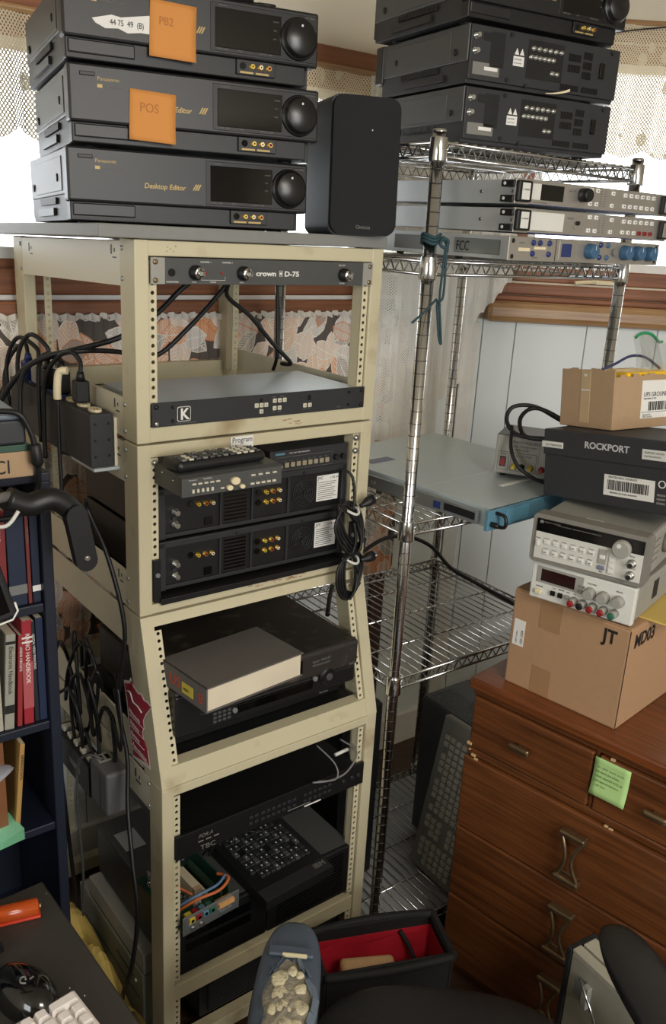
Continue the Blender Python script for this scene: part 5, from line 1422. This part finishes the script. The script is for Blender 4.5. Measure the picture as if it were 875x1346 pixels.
cable('black cable sagging to the right rear rail of the rack', [(.30, .225, -.040), (.30, .25, -.085), (.36, .25, -.13), (.42, .25, -.19), (.47, .25, -.235), (.48, .30, -.245)], .0048)
cable('straight black cable hanging down behind the amplifier right side', [(.46, .30, -.03), (.462, .30, -.10), (.466, .30, -.22), (.47, .32, -.262)], .0042)
cable('thin black cable looping from the lamp arm past the rack side', [(-.085, .10, -.44), (-.075, .11, -.47), (-.06, .06, -.55), (-.045, .03, -.68), (-.048, .05, -.80), (-.045, .06, -.83)], .0045)
cable('black cable with inline joint hanging beside the crimson sticker', [(-.050, .07, -.83), (-.048, .05, -.90), (-.045, .03, -.97), (-.06, -.0, -1.06), (-.075, -.05, -1.15), (-.08, -.08, -1.25), (-.08, -.05, -1.40), (-.07, .02, -1.54), (-.05, .08, -1.66)], .0048)
cable('long black cable hanging between bookcase and rack', [(-.11, .30, -.42), (-.11, .30, -.6), (-.10, .32, -.9), (-.085, .30, -1.15), (-.07, .30, -1.4), (-.06, .28, -1.62)], .005)
random.seed(31)
for k in range(8):
    y0 = .10+.034*k+random.uniform(-.02, .02); z0 = -.85-random.uniform(0, .05)
    pts = [(-.03-random.uniform(0, .02), y0, z0)]
    x, y, z = pts[0]
    for q in range(7):
        a = q*1.05+random.uniform(-.3, .3)
        pts.append((-.045-.012*math.sin(k+q*.9)-.006*(k % 3), y0+random.uniform(.03, .07)*math.sin(a)*(1 if k % 2 else -1), z0-.035*q*random.uniform(.6, 1.1)+.06*math.cos(a*1.7)))
    cable('black cable loop number %s from the tangle behind the cream side plate' % ('one two three four five six seven eight'.split()[k]), pts, random.choice((.0032, .004, .0048)))
pa_ = unit('power_adapter', 'grey power adapter brick plugged in below the crimson sticker', 'adapter', -.078, .062, -1.118)
MB().box(0, .05, 0, .085, 0, .100, .007, 3).done('body', mat('adapter_grey', (92, 92, 92), .45), pa_)
bx('socket_plate', hpgrey, pa_, .008, .042, .05, .08, .0995, .1012); bx('slot', gloss, pa_, .014, .022, .056, .074, .101, .1017); bx('slot', gloss, pa_, .027, .035, .056, .074, .101, .1017)
MB().tube([(.02, .06, .10), (-.004, .08, .108), (-.012, .12, .06), (-.012, .13, -.06), (-.01, .12, -.2), (-.01, .13, -.34)], .003).done('lead', dgrey, pa_); bx('seam', blk3, pa_, -.0006, .0, .03, .0315, .005, .095)
os = unit('outlet_strip', 'dark outlet strip with row of pale plugs low on the rack side', 'power strip', -.075, .16, -1.13)
bx('housing', blk3, os, 0, .04, 0, .20, 0, .075, .002)
for k in range(5): bx('plug_face', jwhite if k % 2 else hpwhite, os, .008, .030, .016+k*.036, .034+k*.036, .075, .086, .002)
bx('rating_label', mgrey, os, -.0006, 0, .05, .11, .03, .045)
# crimson sticker in the outline of a state
stk = thing('state_sticker', 'crimson state-shaped sticker on the cream rack side plate', 'sticker', RP(-.0290, .0, 0), RY)
px2 = [(163.5,893.5),(171,896),(174,892.5),(175.5,899),(183,907),(188,907.5),(192,913),(197,914.5),(203.5,919),(196,926),(191,934.5),(192,942),(189,948),(192,957),(198,968),(201.5,984),(188,976),(175,970),(173,955),(170,940),(168,920)]
stpts = [(.0758,-.8183),(.0512,-.8086),(.0424,-.7974),(.0362,-.8079),(.0111,-.8146),(-.0043,-.8097),(-.0163,-.8171),(-.0314,-.8141),(-.0509,-.8166),(-.0280,-.8413),(-.0121,-.8652),(-.0151,-.8820),(-.0057,-.8971),(-.0145,-.9112),(-.0315,-.9268),(-.0406,-.9609),(-.0035,-.9668),(.0392,-.9775),(.0459,-.9441),(.0553,-.9103),(.0613,-.8716)]
MB().prism([(y, z) for y, z in stpts], 'x', 0, .0004).done('sticker_base', label, stk)
cxy = sum(p[0] for p in stpts)/len(stpts); czz = sum(p[1] for p in stpts)/len(stpts)
MB().prism([(cxy+(y-cxy)*.90, czz+(z-czz)*.93) for y, z in stpts], 'x', -.0004, .0002).done('sticker_print', stickred, stk)
MB().tube([(-.0006, .058, -.834), (-.0006, .044, -.832), (-.0006, .032, -.846), (-.0006, .012, -.846), (-.0006, -.006, -.851)], .0016, 5, 4).done('river_line', label, stk)
for k, q in enumerate(('Minnesota', 'Distance', 'Running', 'Association')):
    z = -.878-.0235*k; y0 = .052-.004*k
    text(q, .0140, label, stk, -.0006, y0, z, face='-x', sx=.82 if k < 3 else .98, roll=-4)
    bx('rule', label, stk, -.0008, -.0003, -.014 if k < 3 else -.03, y0, z-.0062, z-.0048)
# things on the floor of the rack seen from the left
lc = unit('olive_computer', 'olive-grey desktop case standing on the floor inside the rack left side', 'computer', -.020, .03, -RZ)
bx('case', mat('olive_grey_case', (120, 122, 108), .5), lc, 0, .072, 0, .36, 0, .158, .003); bx('panel_line', blk3, lc, -.0006, .001, .02, .34, .080, .083); bx('drive_slot', blk3, lc, -.0008, .001, .05, .14, .118, .121)
cy('button', hpwhite, lc, (0, .035, .12), (-.003, .035, .12), .004, 10)
pcs = bx('lid_rim', hpgrey, lc, .002, .07, .004, .35, .1575, .161, .001)
sl = unit('silver_case', 'slim silver case lying on the olive-grey computer', 'case', -.018, .03, -RZ+.1612)
bx('case', hpgrey, sl, 0, .07, 0, .30, 0, .055, .002); bx('edge_band', blk3, sl, -.0008, .0, .0, .30, .004, .006)
bgp = thing('paper_bag', 'crumpled mustard paper bag between desk and rack', 'bag', RP(-.218, -.03, -RZ), RY)
random.seed(12)
MB().grid(lambda u, v: ((.07+u*.125, .02+v*.32, .02+.19*math.sin(math.pi*u)*(.55+.45*v)+.015*math.sin(9*u+7*v)+.02*math.sin(15*v+3*u)), (u, v)), 16, 20, False).done('paper', yellowpaper, bgp)

# ------------------------------------------------------------------ navy bookcase, books, boxes on it
BP = frame(38.36, (-.445, 1.31, ZC))
def bput(name, lab, cat, x, y, z, dyaw=0, roll=0, group=None): return thing(name, lab, cat, BP(x, y, z), 38.36+dyaw, roll=roll, group=group)
bc_ = bput('bookcase', 'navy painted bookcase beside the rack', 'bookcase', 0, 0, -ZC)
bx('side', navy, bc_, -.018, 0, 0, .24, 0, ZC-.40, .002); bx('side', navy, bc_, -.60, -.582, 0, .24, 0, ZC-.40, .002); bx('back', navy, bc_, -.582, -.018, .23, .24, 0, ZC-.40)
bx('top', navy, bc_, -.60, 0, -.002, .24, ZC-.40, ZC-.385, .002)
for z in (-.622, -.84, -1.045, -1.35, -1.70): bx('shelf', navy, bc_, -.582, -.018, .004, .23, ZC+z, ZC+z+.016, .002)
def book(lab, x, w, h, d, z, m, title, tcol, y=.012, roll=0, group='books in the navy bookcase', band=None):
    t = bput('book', lab, 'book', x, y, z, roll=roll, group=group)
    bx('cover', m, t, 0, w, 0, d, 0, h, .0012); bx('pages', pages, t, .0015, w-.0015, .002, d+.0004, h-.0008, h+.0002)
    if title: text(title, min(.010, w*.7), tcol, t, w*.32, -.0006, h*.88, roll=-90)
    if band:
        for z0, z1, mm in band: bx('spine_band', mm, t, -.0003, w+.0003, -.0005, .0, z0, z1)
    return t
bm = {}
def bmat(rgb):
    if rgb not in bm: bm[rgb] = mat('book_cloth_%d' % len(bm), rgb, .55, var=.08)
    return bm[rgb]
z2 = -.8235
book('cream paperback leftmost on the middle bookcase shelf', -.128, .035, .178, .13, z2, bmat((170, 164, 150)), 'Mila', blackprint)
book('grey striped paperback handbook beside the thin red book', -.0915, .016, .172, .13, z2, bmat((150, 148, 136)), 'Electronic Handbook', blackprint, roll=-4, band=[(.03, .045, blackprint), (.155, .16, blackprint)])
book('thin dark red book between grey handbook and tall red book', -.070, .008, .166, .12, z2, bmat((140, 42, 44)), 'LINEAR CIRCUITS', label, roll=-3.5)
book('tall red hardcover book with pink spine panel', -.0585, .0165, .190, .13, z2, bmat((150, 32, 44)), 'RADIO HANDBOOK', label, roll=-1.5, band=[(.03, .115, bmat((170, 80, 84))), (.150, .153, label), (.158, .161, label)])
book('black book with thin white spine lettering', -.0400, .0075, .186, .13, z2, bmat((26, 30, 38)), 'DIGITAL VIDEO PRINCIPLES', label)
book('wide navy binder on the middle bookcase shelf', -.0315, .0125, .19, .16, z2, bmat((24, 36, 66)), '', label)
z1_ = -.6055
book('dark red book on the upper bookcase shelf', -.094, .022, .165, .12, z1_, bmat((120, 36, 36)), 'AUDIO', label, roll=-1)
book('navy binder with grey label on the upper bookcase shelf', -.069, .028, .17, .14, z1_, bmat((22, 34, 58)), '', label, band=[(.02, .036, mgrey)])
book('narrow rust-red book between navy binders', -.0395, .006, .15, .12, z1_, bmat((110, 44, 38)), 'TAPE MANUAL', greyprint)
book('navy binder with white label beside the bookcase side', -.032, .013, .17, .15, z1_, bmat((20, 30, 52)), '', label, band=[(.02, .03, label)])
z3 = -1.0285
book('brown hardcover book on the lower bookcase shelf', -.132, .036, .195, .13, z3, bmat((120, 76, 44)), '', label)
book('slim mustard book leaning on the lower bookcase shelf', -.086, .0085, .17, .12, z3+.001, bmat((168, 132, 74)), 'REFERENCE DATA', blackprint, roll=-6)
pad = bput('paper_pad', 'curled mint green paper pad on the lower bookcase shelf', 'pad', -.122, -.02, z3, dyaw=8)
for k in range(6): MB().grid(lambda u, v, k=k: ((u*.045, v*.06, .001+.004*k*(.6+.4*u)+.010*(1-u)*v), (u, v)), 6, 4).done('sheet', mat('mint_paper', (140, 210, 170), .7) if k == 0 else MATS['mint_paper'], pad)
# device and carton on top
ct = bput('flat_carton', 'flat brown carton with black CI print on top of the bookcase', 'box', -.30, .0, -.3845, dyaw=-3)
bx('walls', card2, ct, 0, .272, 0, .2, 0, .040, .002); text('CI', .030, blackprint, ct, .212, -.0006, .008, sx=.9)
bx('barcode_label', label, ct, .2722, .2726, .02, .06, .006, .034)
gb = bput('green_binder', 'dark green flat binder between the carton and the black device', 'binder', -.30, -.0, -.3443, dyaw=-3)
bx('cover', mat('bottle_green', (38, 74, 56), .5), gb, 0, .268, 0, .2, 0, .0105, .001)
dv = bput('black_device', 'black flat electronic device with cable on the stacked carton', 'device', -.30, -.004, -.3336, dyaw=-3)
bx('case', blk2, dv, 0, .262, 0, .2, .001, .038, .004); bx('lid', mat('satin_slate', (92, 102, 112), .35), dv, .003, .259, .003, .197, .038, .046, .003)
MB().tube([(.20, .02, .05), (.245, -.008, .052), (.262, -.012, .03), (.270, -.012, .0), (.274, -.01, -.03), (.272, .0, -.075), (.24, .0, -.11), (.17, -.01, -.105)], .0045).done('lead', rubber, dv)
MB().lathe((.270, -.012, .004), (.1, 0, -1), [(0, .006), (.004, .009), (.03, .0095), (.036, .006)], 14).done('connector', rubber, dv)
# articulated lamp: pale tube, dark elbow, round head
la_ = bput('desk_lamp', 'articulated lamp with black elbow in front of the bookcase', 'lamp', -.185, -.09, -.420)
MB().cyl((-.05, 0, .018), (.105, 0, .034), .007, 12).done('arm_tube', alu, la_)
MB().tube([(.09, 0, .030), (.12, 0, .016), (.155, .0, .020), (.182, .0, .0), (.188, .0, -.02)], .017, 14, 5).done('elbow', blk, la_)
pts = []
for q in range(9): pts.append((.183+.0165*math.cos(math.pi*q/8), -.005+.0165*math.sin(math.pi*q/8)))
for q in range(9): pts.append((.196+.0165*math.cos(math.pi+math.pi*q/8), -.078+.0165*math.sin(math.pi+math.pi*q/8)))
lk = MB().prism(pts, 'y', -.024, -.006).done('link_plate', blk, la_)
MB().lathe((.1955, -.024, -.073), (0, -1, 0), [(0, .005), (.002, .0048), (.0035, .003)], 14).done('bolt', nickel, la_)
MB().tube([(.05, -.012, -.0), (.08, -.02, -.004), (.10, -.016, .014)], .003).done('bracket', hpwhite, la_)
MB().tube([(-.05, .0, .018), (-.08, .0, -.05), (-.09, .02, -.20), (-.09, -.02, -.40), (-.09, -.07, -.596)], .008, 10).done('lower_arm', alu, la_)
cy('base', blk, la_, (-.09, -.07, -.60), (-.09, -.07, -.58), .045, 24)
MB().tube([(-.09, -.02, -.36), (-.06, -.04, -.355), (-.04, -.06, -.36)], .006).done('shade_stem', alu, la_)
MB().lathe((-.02, -.075, -.335), (.35, -.5, -.8), [(0, .018), (.012, .03), (.034, .055), (.040, .0575), (.040, .054), (.034, .051), (.014, .028)], 30, False).done('shade', frosted, la_)
mo_ = bput('dark_monitor', 'dark flat screen edge with white trim at the left frame edge', 'monitor', -.147, -.279, -.485, dyaw=-6)
mo_.matrix_world = mo_.matrix_world @ Matrix.Rotation(R(14), 4, 'Y').inverted()
bx('shell', blk, mo_, -.40, 0, 0, .018, 0, .26, .004); bx('screen', gloss, mo_, -.392, -.008, -.0012, .001, .01, .252); 
MB().tube([(-.40, -.001, -.001), (-.008, -.001, -.001), (.001, -.001, .008), (.001, .0, .020)], .0014, 6, 1).done('white_trim', hpwhite, mo_)
MB().box(-.23, -.17, .018, .03, -.50, .20, .003).done('stand', blk, mo_)

# ------------------------------------------------------------------ desk corner with mouse, keyboard, amber case
DK = (-.433, 1.144)
KY = 40.5
KP = frame(KY, (*DK, 0))
TZK = ZC-1.02
de = thing('desk', 'charcoal laminate desk corner beside the rack', 'desk', KP(0, 0, 0), KY)
bx('desktop', desk_m, de, -1.0, 0, -.62, 0, TZK-.028, TZK-.0005, .002); bx('edge_band', blk2, de, -.002, .0012, -.62, .0, TZK-.027, TZK-.002)
bx('end_panel', desk_m, de, -.98, -.955, -.60, -.02, 0, TZK-.028); bx('end_panel', desk_m, de, -.06, -.035, -.55, -.12, 0, TZK-.028); bx('modesty_panel', desk_m, de, -.955, -.06, -.14, -.122, .25, TZK-.028)
cr = MB(); random.seed(9)
for _ in range(26):
    x, y = random.uniform(-.16, -.004), random.uniform(-.38, -.03); q = random.uniform(.0006, .0016); cr.box(x, x+q, y, y+q, TZK-.0004, TZK+.0006)
cr.done('crumbs', hpwhite, de, kind='stuff')
def kput(name, lab, cat, x, y, dyaw, z=TZK): return thing(name, lab, cat, (x, y, z), KY+dyaw)
ms = kput('computer_mouse', 'glossy black computer mouse on the charcoal desk', 'mouse', -.382, .925, 12)
def egg(u, v):
    a = 2*math.pi*u; t = v*math.pi/2
    rx, ry, rz_ = .034*(1-.10*math.sin(a)), .060, .036
    x = rx*math.cos(a)*math.cos(t)**.75; y = ry*math.sin(a)*math.cos(t)**.8
    return (x, y, .002+rz_*math.sin(t)*(1-.12*math.sin(a)*math.cos(t))), (u, v)
MB().grid(egg, 36, 12).done('shell', mat('piano_black', (10, 10, 11), .12, coat=.6), ms)
MB().prism([(.0345*math.cos(q*math.pi/14), .0605*math.sin(q*math.pi/14)) for q in range(28)], 'z', 0, .004).done('base_plate', blk3, ms)
MB().tube([(0, .058, .012), (0, .02, .036), (0, .005, .0385)], .0007, 5, 5).done('button_split', blk3, ms)
mlg = MB().tube([(-.006, -.014, .0388), (-.010, -.008, .0386), (-.006, -.002, .0388), (-.001, -.004, .0390), (-.003, -.009, .0392)], .0012, 6, 4).box(.001, .007, -.013, -.011, .0385, .0393).done('emblem', greyprint, ms)
kk = thing('white_keyboard', 'white keyboard with worn keycaps at the bottom left desk edge', 'keyboard', (-.314, .928, TZK), KY+4)
MB().box(-.44, .0, -.15, .004, .001, .014, .004).done('case', whitekey, kk)
random.seed(17)
for j in range(6):
    y = -.003-.021*j; x = -.004
    while x > -.43:
        w = .040 if (j == 0 and x > -.01) else (.0185 if random.random() < .9 else .03)
        z = .0138
        lo = [(x-w, y-.0195, z), (x-.001, y-.0195, z), (x-.001, y-.001, z), (x-w, y-.001, z)]
        hi = [(x-w+.0025, y-.017, z+.009), (x-.0035, y-.017, z+.009), (x-.0035, y-.003, z+.009), (x-w+.0025, y-.003, z+.009)]
        mb = MB().hexa(lo, hi)
        bmesh.ops.bevel(mb.bm, geom=mb.bm.edges[:], offset=.0012, segments=2, affect='EDGES')
        mb.done('keycap', whitekey, kk)
        x -= w+.0008
ac = thing('amber_case', 'translucent amber plastic tube lying on the desk', 'container', (-.415, 1.078, TZK), 24)
MB().lathe((0, 0, .013), (-1, 0, 0), [(0, .0095), (.002, .0125), (.085, .0125), (.087, .010)], 24).done('barrel', amber, ac)
MB().box(-.09, .002, -.013, .008, .0, .005, .002).done('base_strip', mat('orange_red_plastic', (196, 60, 34), .3), ac)
MB().lathe((.0, 0, .013), (1, 0, 0), [(0, .006), (.004, .005)], 12).done('end_cap', brass, ac)
ds = thing('slate_stand', 'dark grey slab-sided stand at the left edge of the desk', 'stand', KP(-.108, -.085, TZK), KY-10)
MB().prism([(-.09, 0), (.0, 0), (.010, .05), (-.004, .115), (-.09, .125)], 'y', -.02, .06).done('body', mat('slate_plastic', (62, 64, 66), .45), ds)

# ------------------------------------------------------------------ office chair (seen from behind the sitter's place)
chx, chy = .238, 0
ch_ = thing('office_chair', 'black leather office chair with torn left armrest', 'chair', (.235, .98, 0), -3)
SZ = ZC-1.27
sh_pts = []
def cushion(name, m, cx, cy_, lx, ly, z0, z1, pw=2.6, nu=40, nv=9, dome=.012, par=None, sag=0):
    def f(u, v):
        a = 2*math.pi*u
        c_, s_ = math.cos(a), math.sin(a)
        sx_ = abs(c_)**(2/pw)*(1 if c_ >= 0 else -1); sy_ = abs(s_)**(2/pw)*(1 if s_ >= 0 else -1)
        t = v
        if t < .35: k = .93+.07*math.sin(t/.35*math.pi/2); z = z0+(z1-z0)*(.15+.55*t/.35)*1.0
        else:
            q = (t-.35)/.65; k = math.cos(q*math.pi/2)**.55 if q < 1 else 0; k = max(k, 0); z = z0+(z1-z0)*.70+((z1-z0)*.30+dome)*math.sin(q*math.pi/2)
        return (cx+lx*sx_*k, cy_+ly*sy_*k, z), (u, v)
    mb = MB().grid(f, nu, nv)
    bmesh.ops.remove_doubles(mb.bm, verts=mb.bm.verts[:], dist=.0002)
    fs = [e for e in mb.bm.edges if e.is_boundary]
    if fs: bmesh.ops.holes_fill(mb.bm, edges=fs)
    return mb.done(name, m, par or ch_)
cushion('seat', leather, .0, .005, .245, .265, SZ-.09, SZ-.012, 3.0, 60, 14)
AZ = ZC-1.10
def armrest(side):
    x = side*.268 if side < 0 else .315
    y0 = -.02
    o = cushion('armrest', vinyl if side < 0 else leather, x, .03 if side < 0 else .08, .051, .165 if side < 0 else .185, AZ-.040, AZ-.006, 2.8, 44, 12, .004)
    MB().box(x-.022, x+.022, -.03, .03, SZ-.06, AZ-.03, .008).done('arm_post', blk, ch_); MB().box(min(x, x-side*.10), max(x, x-side*.10), -.025, .025, SZ-.10, SZ-.075, .006).done('arm_bracket', blk3, ch_)
    MB().tube([(x+.0505*math.cos(q*math.pi/18), (.03 if side < 0 else .08)+(.166 if side < 0 else .186)*math.sin(q*math.pi/18), AZ-.020) for q in range(36)], .0022, 6, 1, True).done('piping', blk3, o)
    if side > 0:
        for q in [o]+list(o.children): q.matrix_local = Matrix.Translation((x, .08, 0)) @ Matrix.Rotation(R(14), 4, 'Z') @ Matrix.Translation((-x, -.08, 0)) if q is o else Matrix.Identity(4)
    return o
al = armrest(-1); armrest(1)
# the torn patch: foam exposed through the split vinyl
def patch(u, v):
    a = 2*math.pi*u; r = v
    rx = .040*(1+.10*math.sin(3*a+1)+.06*math.sin(7*a)); ry = .108*(1+.05*math.sin(5*a)+.04*math.sin(11*a))
    x = -.266+rx*r*math.cos(a); y = .006+ry*r*math.sin(a)
    z = AZ-.0042+.007*(1-r**2)+.0022*math.sin(x*420)*math.sin(y*300)*(1-r)
    return (x, y, z), (x, y)
MB().grid(patch, 60, 14).done('exposed_foam', foam, al)
lump = mat('foam_lump', (196, 186, 154), .95, var=.2, scale=90, bump=1, bscale=260, dirt=(110, 104, 96), dirt_amt=.4, dirt_scale=60)
random.seed(6)
for (lx_, ly_, lr) in ((-.280, .062, .013), (-.277, .036, .012), (-.262, .078, .008), (-.268, .012, .013), (-.246, .046, .009), (-.243, .014, .011), (-.262, -.016, .011), (-.247, -.018, .010), (-.284, .006, .008), (-.272, -.045, .011), (-.252, -.050, .011), (-.250, .072, .006)):
    MB().grid(lambda u, v, lx_=lx_, ly_=ly_, lr=lr*1.12: ((lx_+lr*(1+.12*math.sin(u*18.8+lx_*900))*math.cos(u*2*math.pi)*math.cos(v*math.pi/2), ly_+lr*1.15*(1+.12*math.sin(u*12.6+ly_*700))*math.sin(u*2*math.pi)*math.cos(v*math.pi/2), AZ-.003+.0062*math.sin(v*math.pi/2)**.5), (u, v)), 18, 4).done('foam_lump', lump, al)
fl_ = MB()
random.seed(44)
for q in range(30):
    a = 2*math.pi*q/30; rx = .040*(1+.10*math.sin(3*a+1)+.06*math.sin(7*a)); ry = .108*(1+.05*math.sin(5*a)+.04*math.sin(11*a))
    a2 = a+2*math.pi/30*1.1; k = random.uniform(1.0, 1.12); k2 = random.uniform(.82, .95); up_ = random.uniform(.004, .010)
    P = lambda aa, kk, dz: (-.266+.040*(1+.10*math.sin(3*aa+1)+.06*math.sin(7*aa))*kk*math.cos(aa), .006+.108*(1+.05*math.sin(5*aa)+.04*math.sin(11*aa))*kk*math.sin(aa), AZ-.0046+dz)
    lo = [P(a, 1.10, -.004), P(a2, 1.10, -.004), P(a2, k2, up_), P(a, k2, up_)]
    hi = [(x, y, z+.0016) for x, y, z in lo]
    fl_.hexa(lo, hi)
fl_.done('torn_edge', mat('split_vinyl', (98, 110, 122), .5, var=.3, scale=80), al)
fd = MB().box(-.304, -.232, .104, .124, AZ-.001, AZ+.0055, .004, 3).done('vinyl_fold', vinyl, al); MB().box(-.282, -.242, .103, .108, AZ+.0, AZ+.0072, .002).done('foam_lip', mat('pale_foam', (196, 186, 150), .9), al)
bx('seat_pan', blk3, ch_, -.2, .2, -.2, .22, SZ-.11, SZ-.088, .01)
cy('gas_column', blk3, ch_, (0, 0, .08), (0, 0, SZ-.105), .025, 20)
for k in range(5):
    a = 2*math.pi*k/5+.3; c_, s_ = math.cos(a), math.sin(a)
    MB().tube([(.02*c_, .02*s_, .10), (.15*c_, .15*s_, .085), (.27*c_, .27*s_, .065)], .016, 10, 3).done('base_leg', blk, ch_)
    q = MB().cyl((.27*c_-.012*s_, .27*s_+.012*c_, .026), (.27*c_+.012*s_, .27*s_-.012*c_, .026), .026, 18).done('caster', blk3, ch_)
# ------------------------------------------------------------------ tool bag with red lining
bg = thing('tool_bag', 'open black tool bag with red lining behind the chair', 'bag', (.035, 1.405, 0), 16)
bw_, bd2, bh_ = .285, .125, ZC-1.45
def wall(nm, m, pts, t, par=bg):
    return MB().hexa(*pts).done(nm, m, par)
for nm, q in (('side_wall', (0, .006, 0, bd2)), ('side_wall', (bw_-.006, bw_, 0, bd2)), ('front_wall', (.006, bw_-.006, 0, .006)), ('back_wall', (.006, bw_-.006, bd2-.006, bd2))):
    o = MB().box(q[0], q[1], q[2], q[3], .004, bh_, .002).done(nm, blkcloth, bg)
for q in ((.0065, .0085, .006, bd2-.006), (bw_-.0085, bw_-.0065, .006, bd2-.006), (.0085, bw_-.0085, .0065, .0085), (.0085, bw_-.0085, bd2-.0085, bd2-.0065)):
    MB().box(*q, .012, bh_-.030).done('lining', redcloth, bg)
bx('bottom', redcloth, bg, .006, bw_-.006, .006, bd2-.006, .004, .010)
# padded rim, slightly bowed, and a handle strap
def bow(x0, y0, x1, y1, dy, dz): return [(x0+(x1-x0)*q/8, y0+(y1-y0)*q/8+dy*math.sin(math.pi*q/8), bh_-.008+dz*math.sin(math.pi*q/8)) for q in range(9)]
for pts in (bow(0, 0, bw_, 0, -.008, .0), bow(0, bd2, bw_, bd2, .008, .004), bow(0, 0, 0, bd2, 0, -.003), bow(bw_, 0, bw_, bd2, 0, -.003)):
    MB().tube(pts, .0095, 12, 3).done('rim', blkcloth, bg)
MB().tube([(bw_*.72, bd2-.012, bh_-.03), (bw_*.80, bd2-.03, bh_-.07), (bw_*.86, bd2-.05, bh_-.13)], .005, 8, 5).done('inner_strap', blkcloth, bg)
MB().grid(lambda u, v: ((.012+u*(bw_-.03), bd2-.011-.010*math.sin(6*u+2*v)**2, .05+v*(bh_-.09)), (u, v)), 18, 8).done('lining_fold', redcloth, bg)
tg = thing('tan_pouch', 'tan leather pouch inside the red-lined bag', 'pouch', bg.matrix_world @ Vector((.05, .03, .0105)), 10)
MB().box(0, .12, 0, .05, 0, .262, .012, 3).done('body', mat('tan_leather', (186, 150, 110), .6), tg)
# ------------------------------------------------------------------ beige metal case behind the right armrest
mc = thing('metal_case', 'pale metal case with chrome latch between chair and dresser', 'case', (.514, 1.366, 0), -58)
MB().box(0, .24, .0, .062, 0, ZC-1.315, .003).done('body', mat('putty_metal', (150, 146, 130), .45), mc)
bx('back_cover', blk2, mc, -.014, .25, .0625, .075, 0, ZC-1.312, .003); bx('end_cover', blk2, mc, -.014, -.001, -.001, .0625, 0, ZC-1.312, .003)
bx('lid_edge', mat('putty_light', (172, 168, 150), .45), mc, .0, .24, .0, .022, ZC-1.315, ZC-1.307, .002); bx('lid_edge', MATS['putty_light'], mc, .002, .16, .027, .06, ZC-1.315, ZC-1.306, .002)
bx('latch_plate', mgrey, mc, .02, .045, -.006, .0, ZC-1.395, ZC-1.355, .002); bx('latch_block', hpgrey, mc, .045, .06, -.014, .0, ZC-1.40, ZC-1.35, .002)
MB().tube([(.03, -.004, ZC-1.352), (.055, -.022, ZC-1.345), (.085, -.026, ZC-1.375), (.10, -.016, ZC-1.42), (.10, -.002, ZC-1.43)], .0028, 8, 5).done('latch_loop', chrome, mc)

flush_texts()
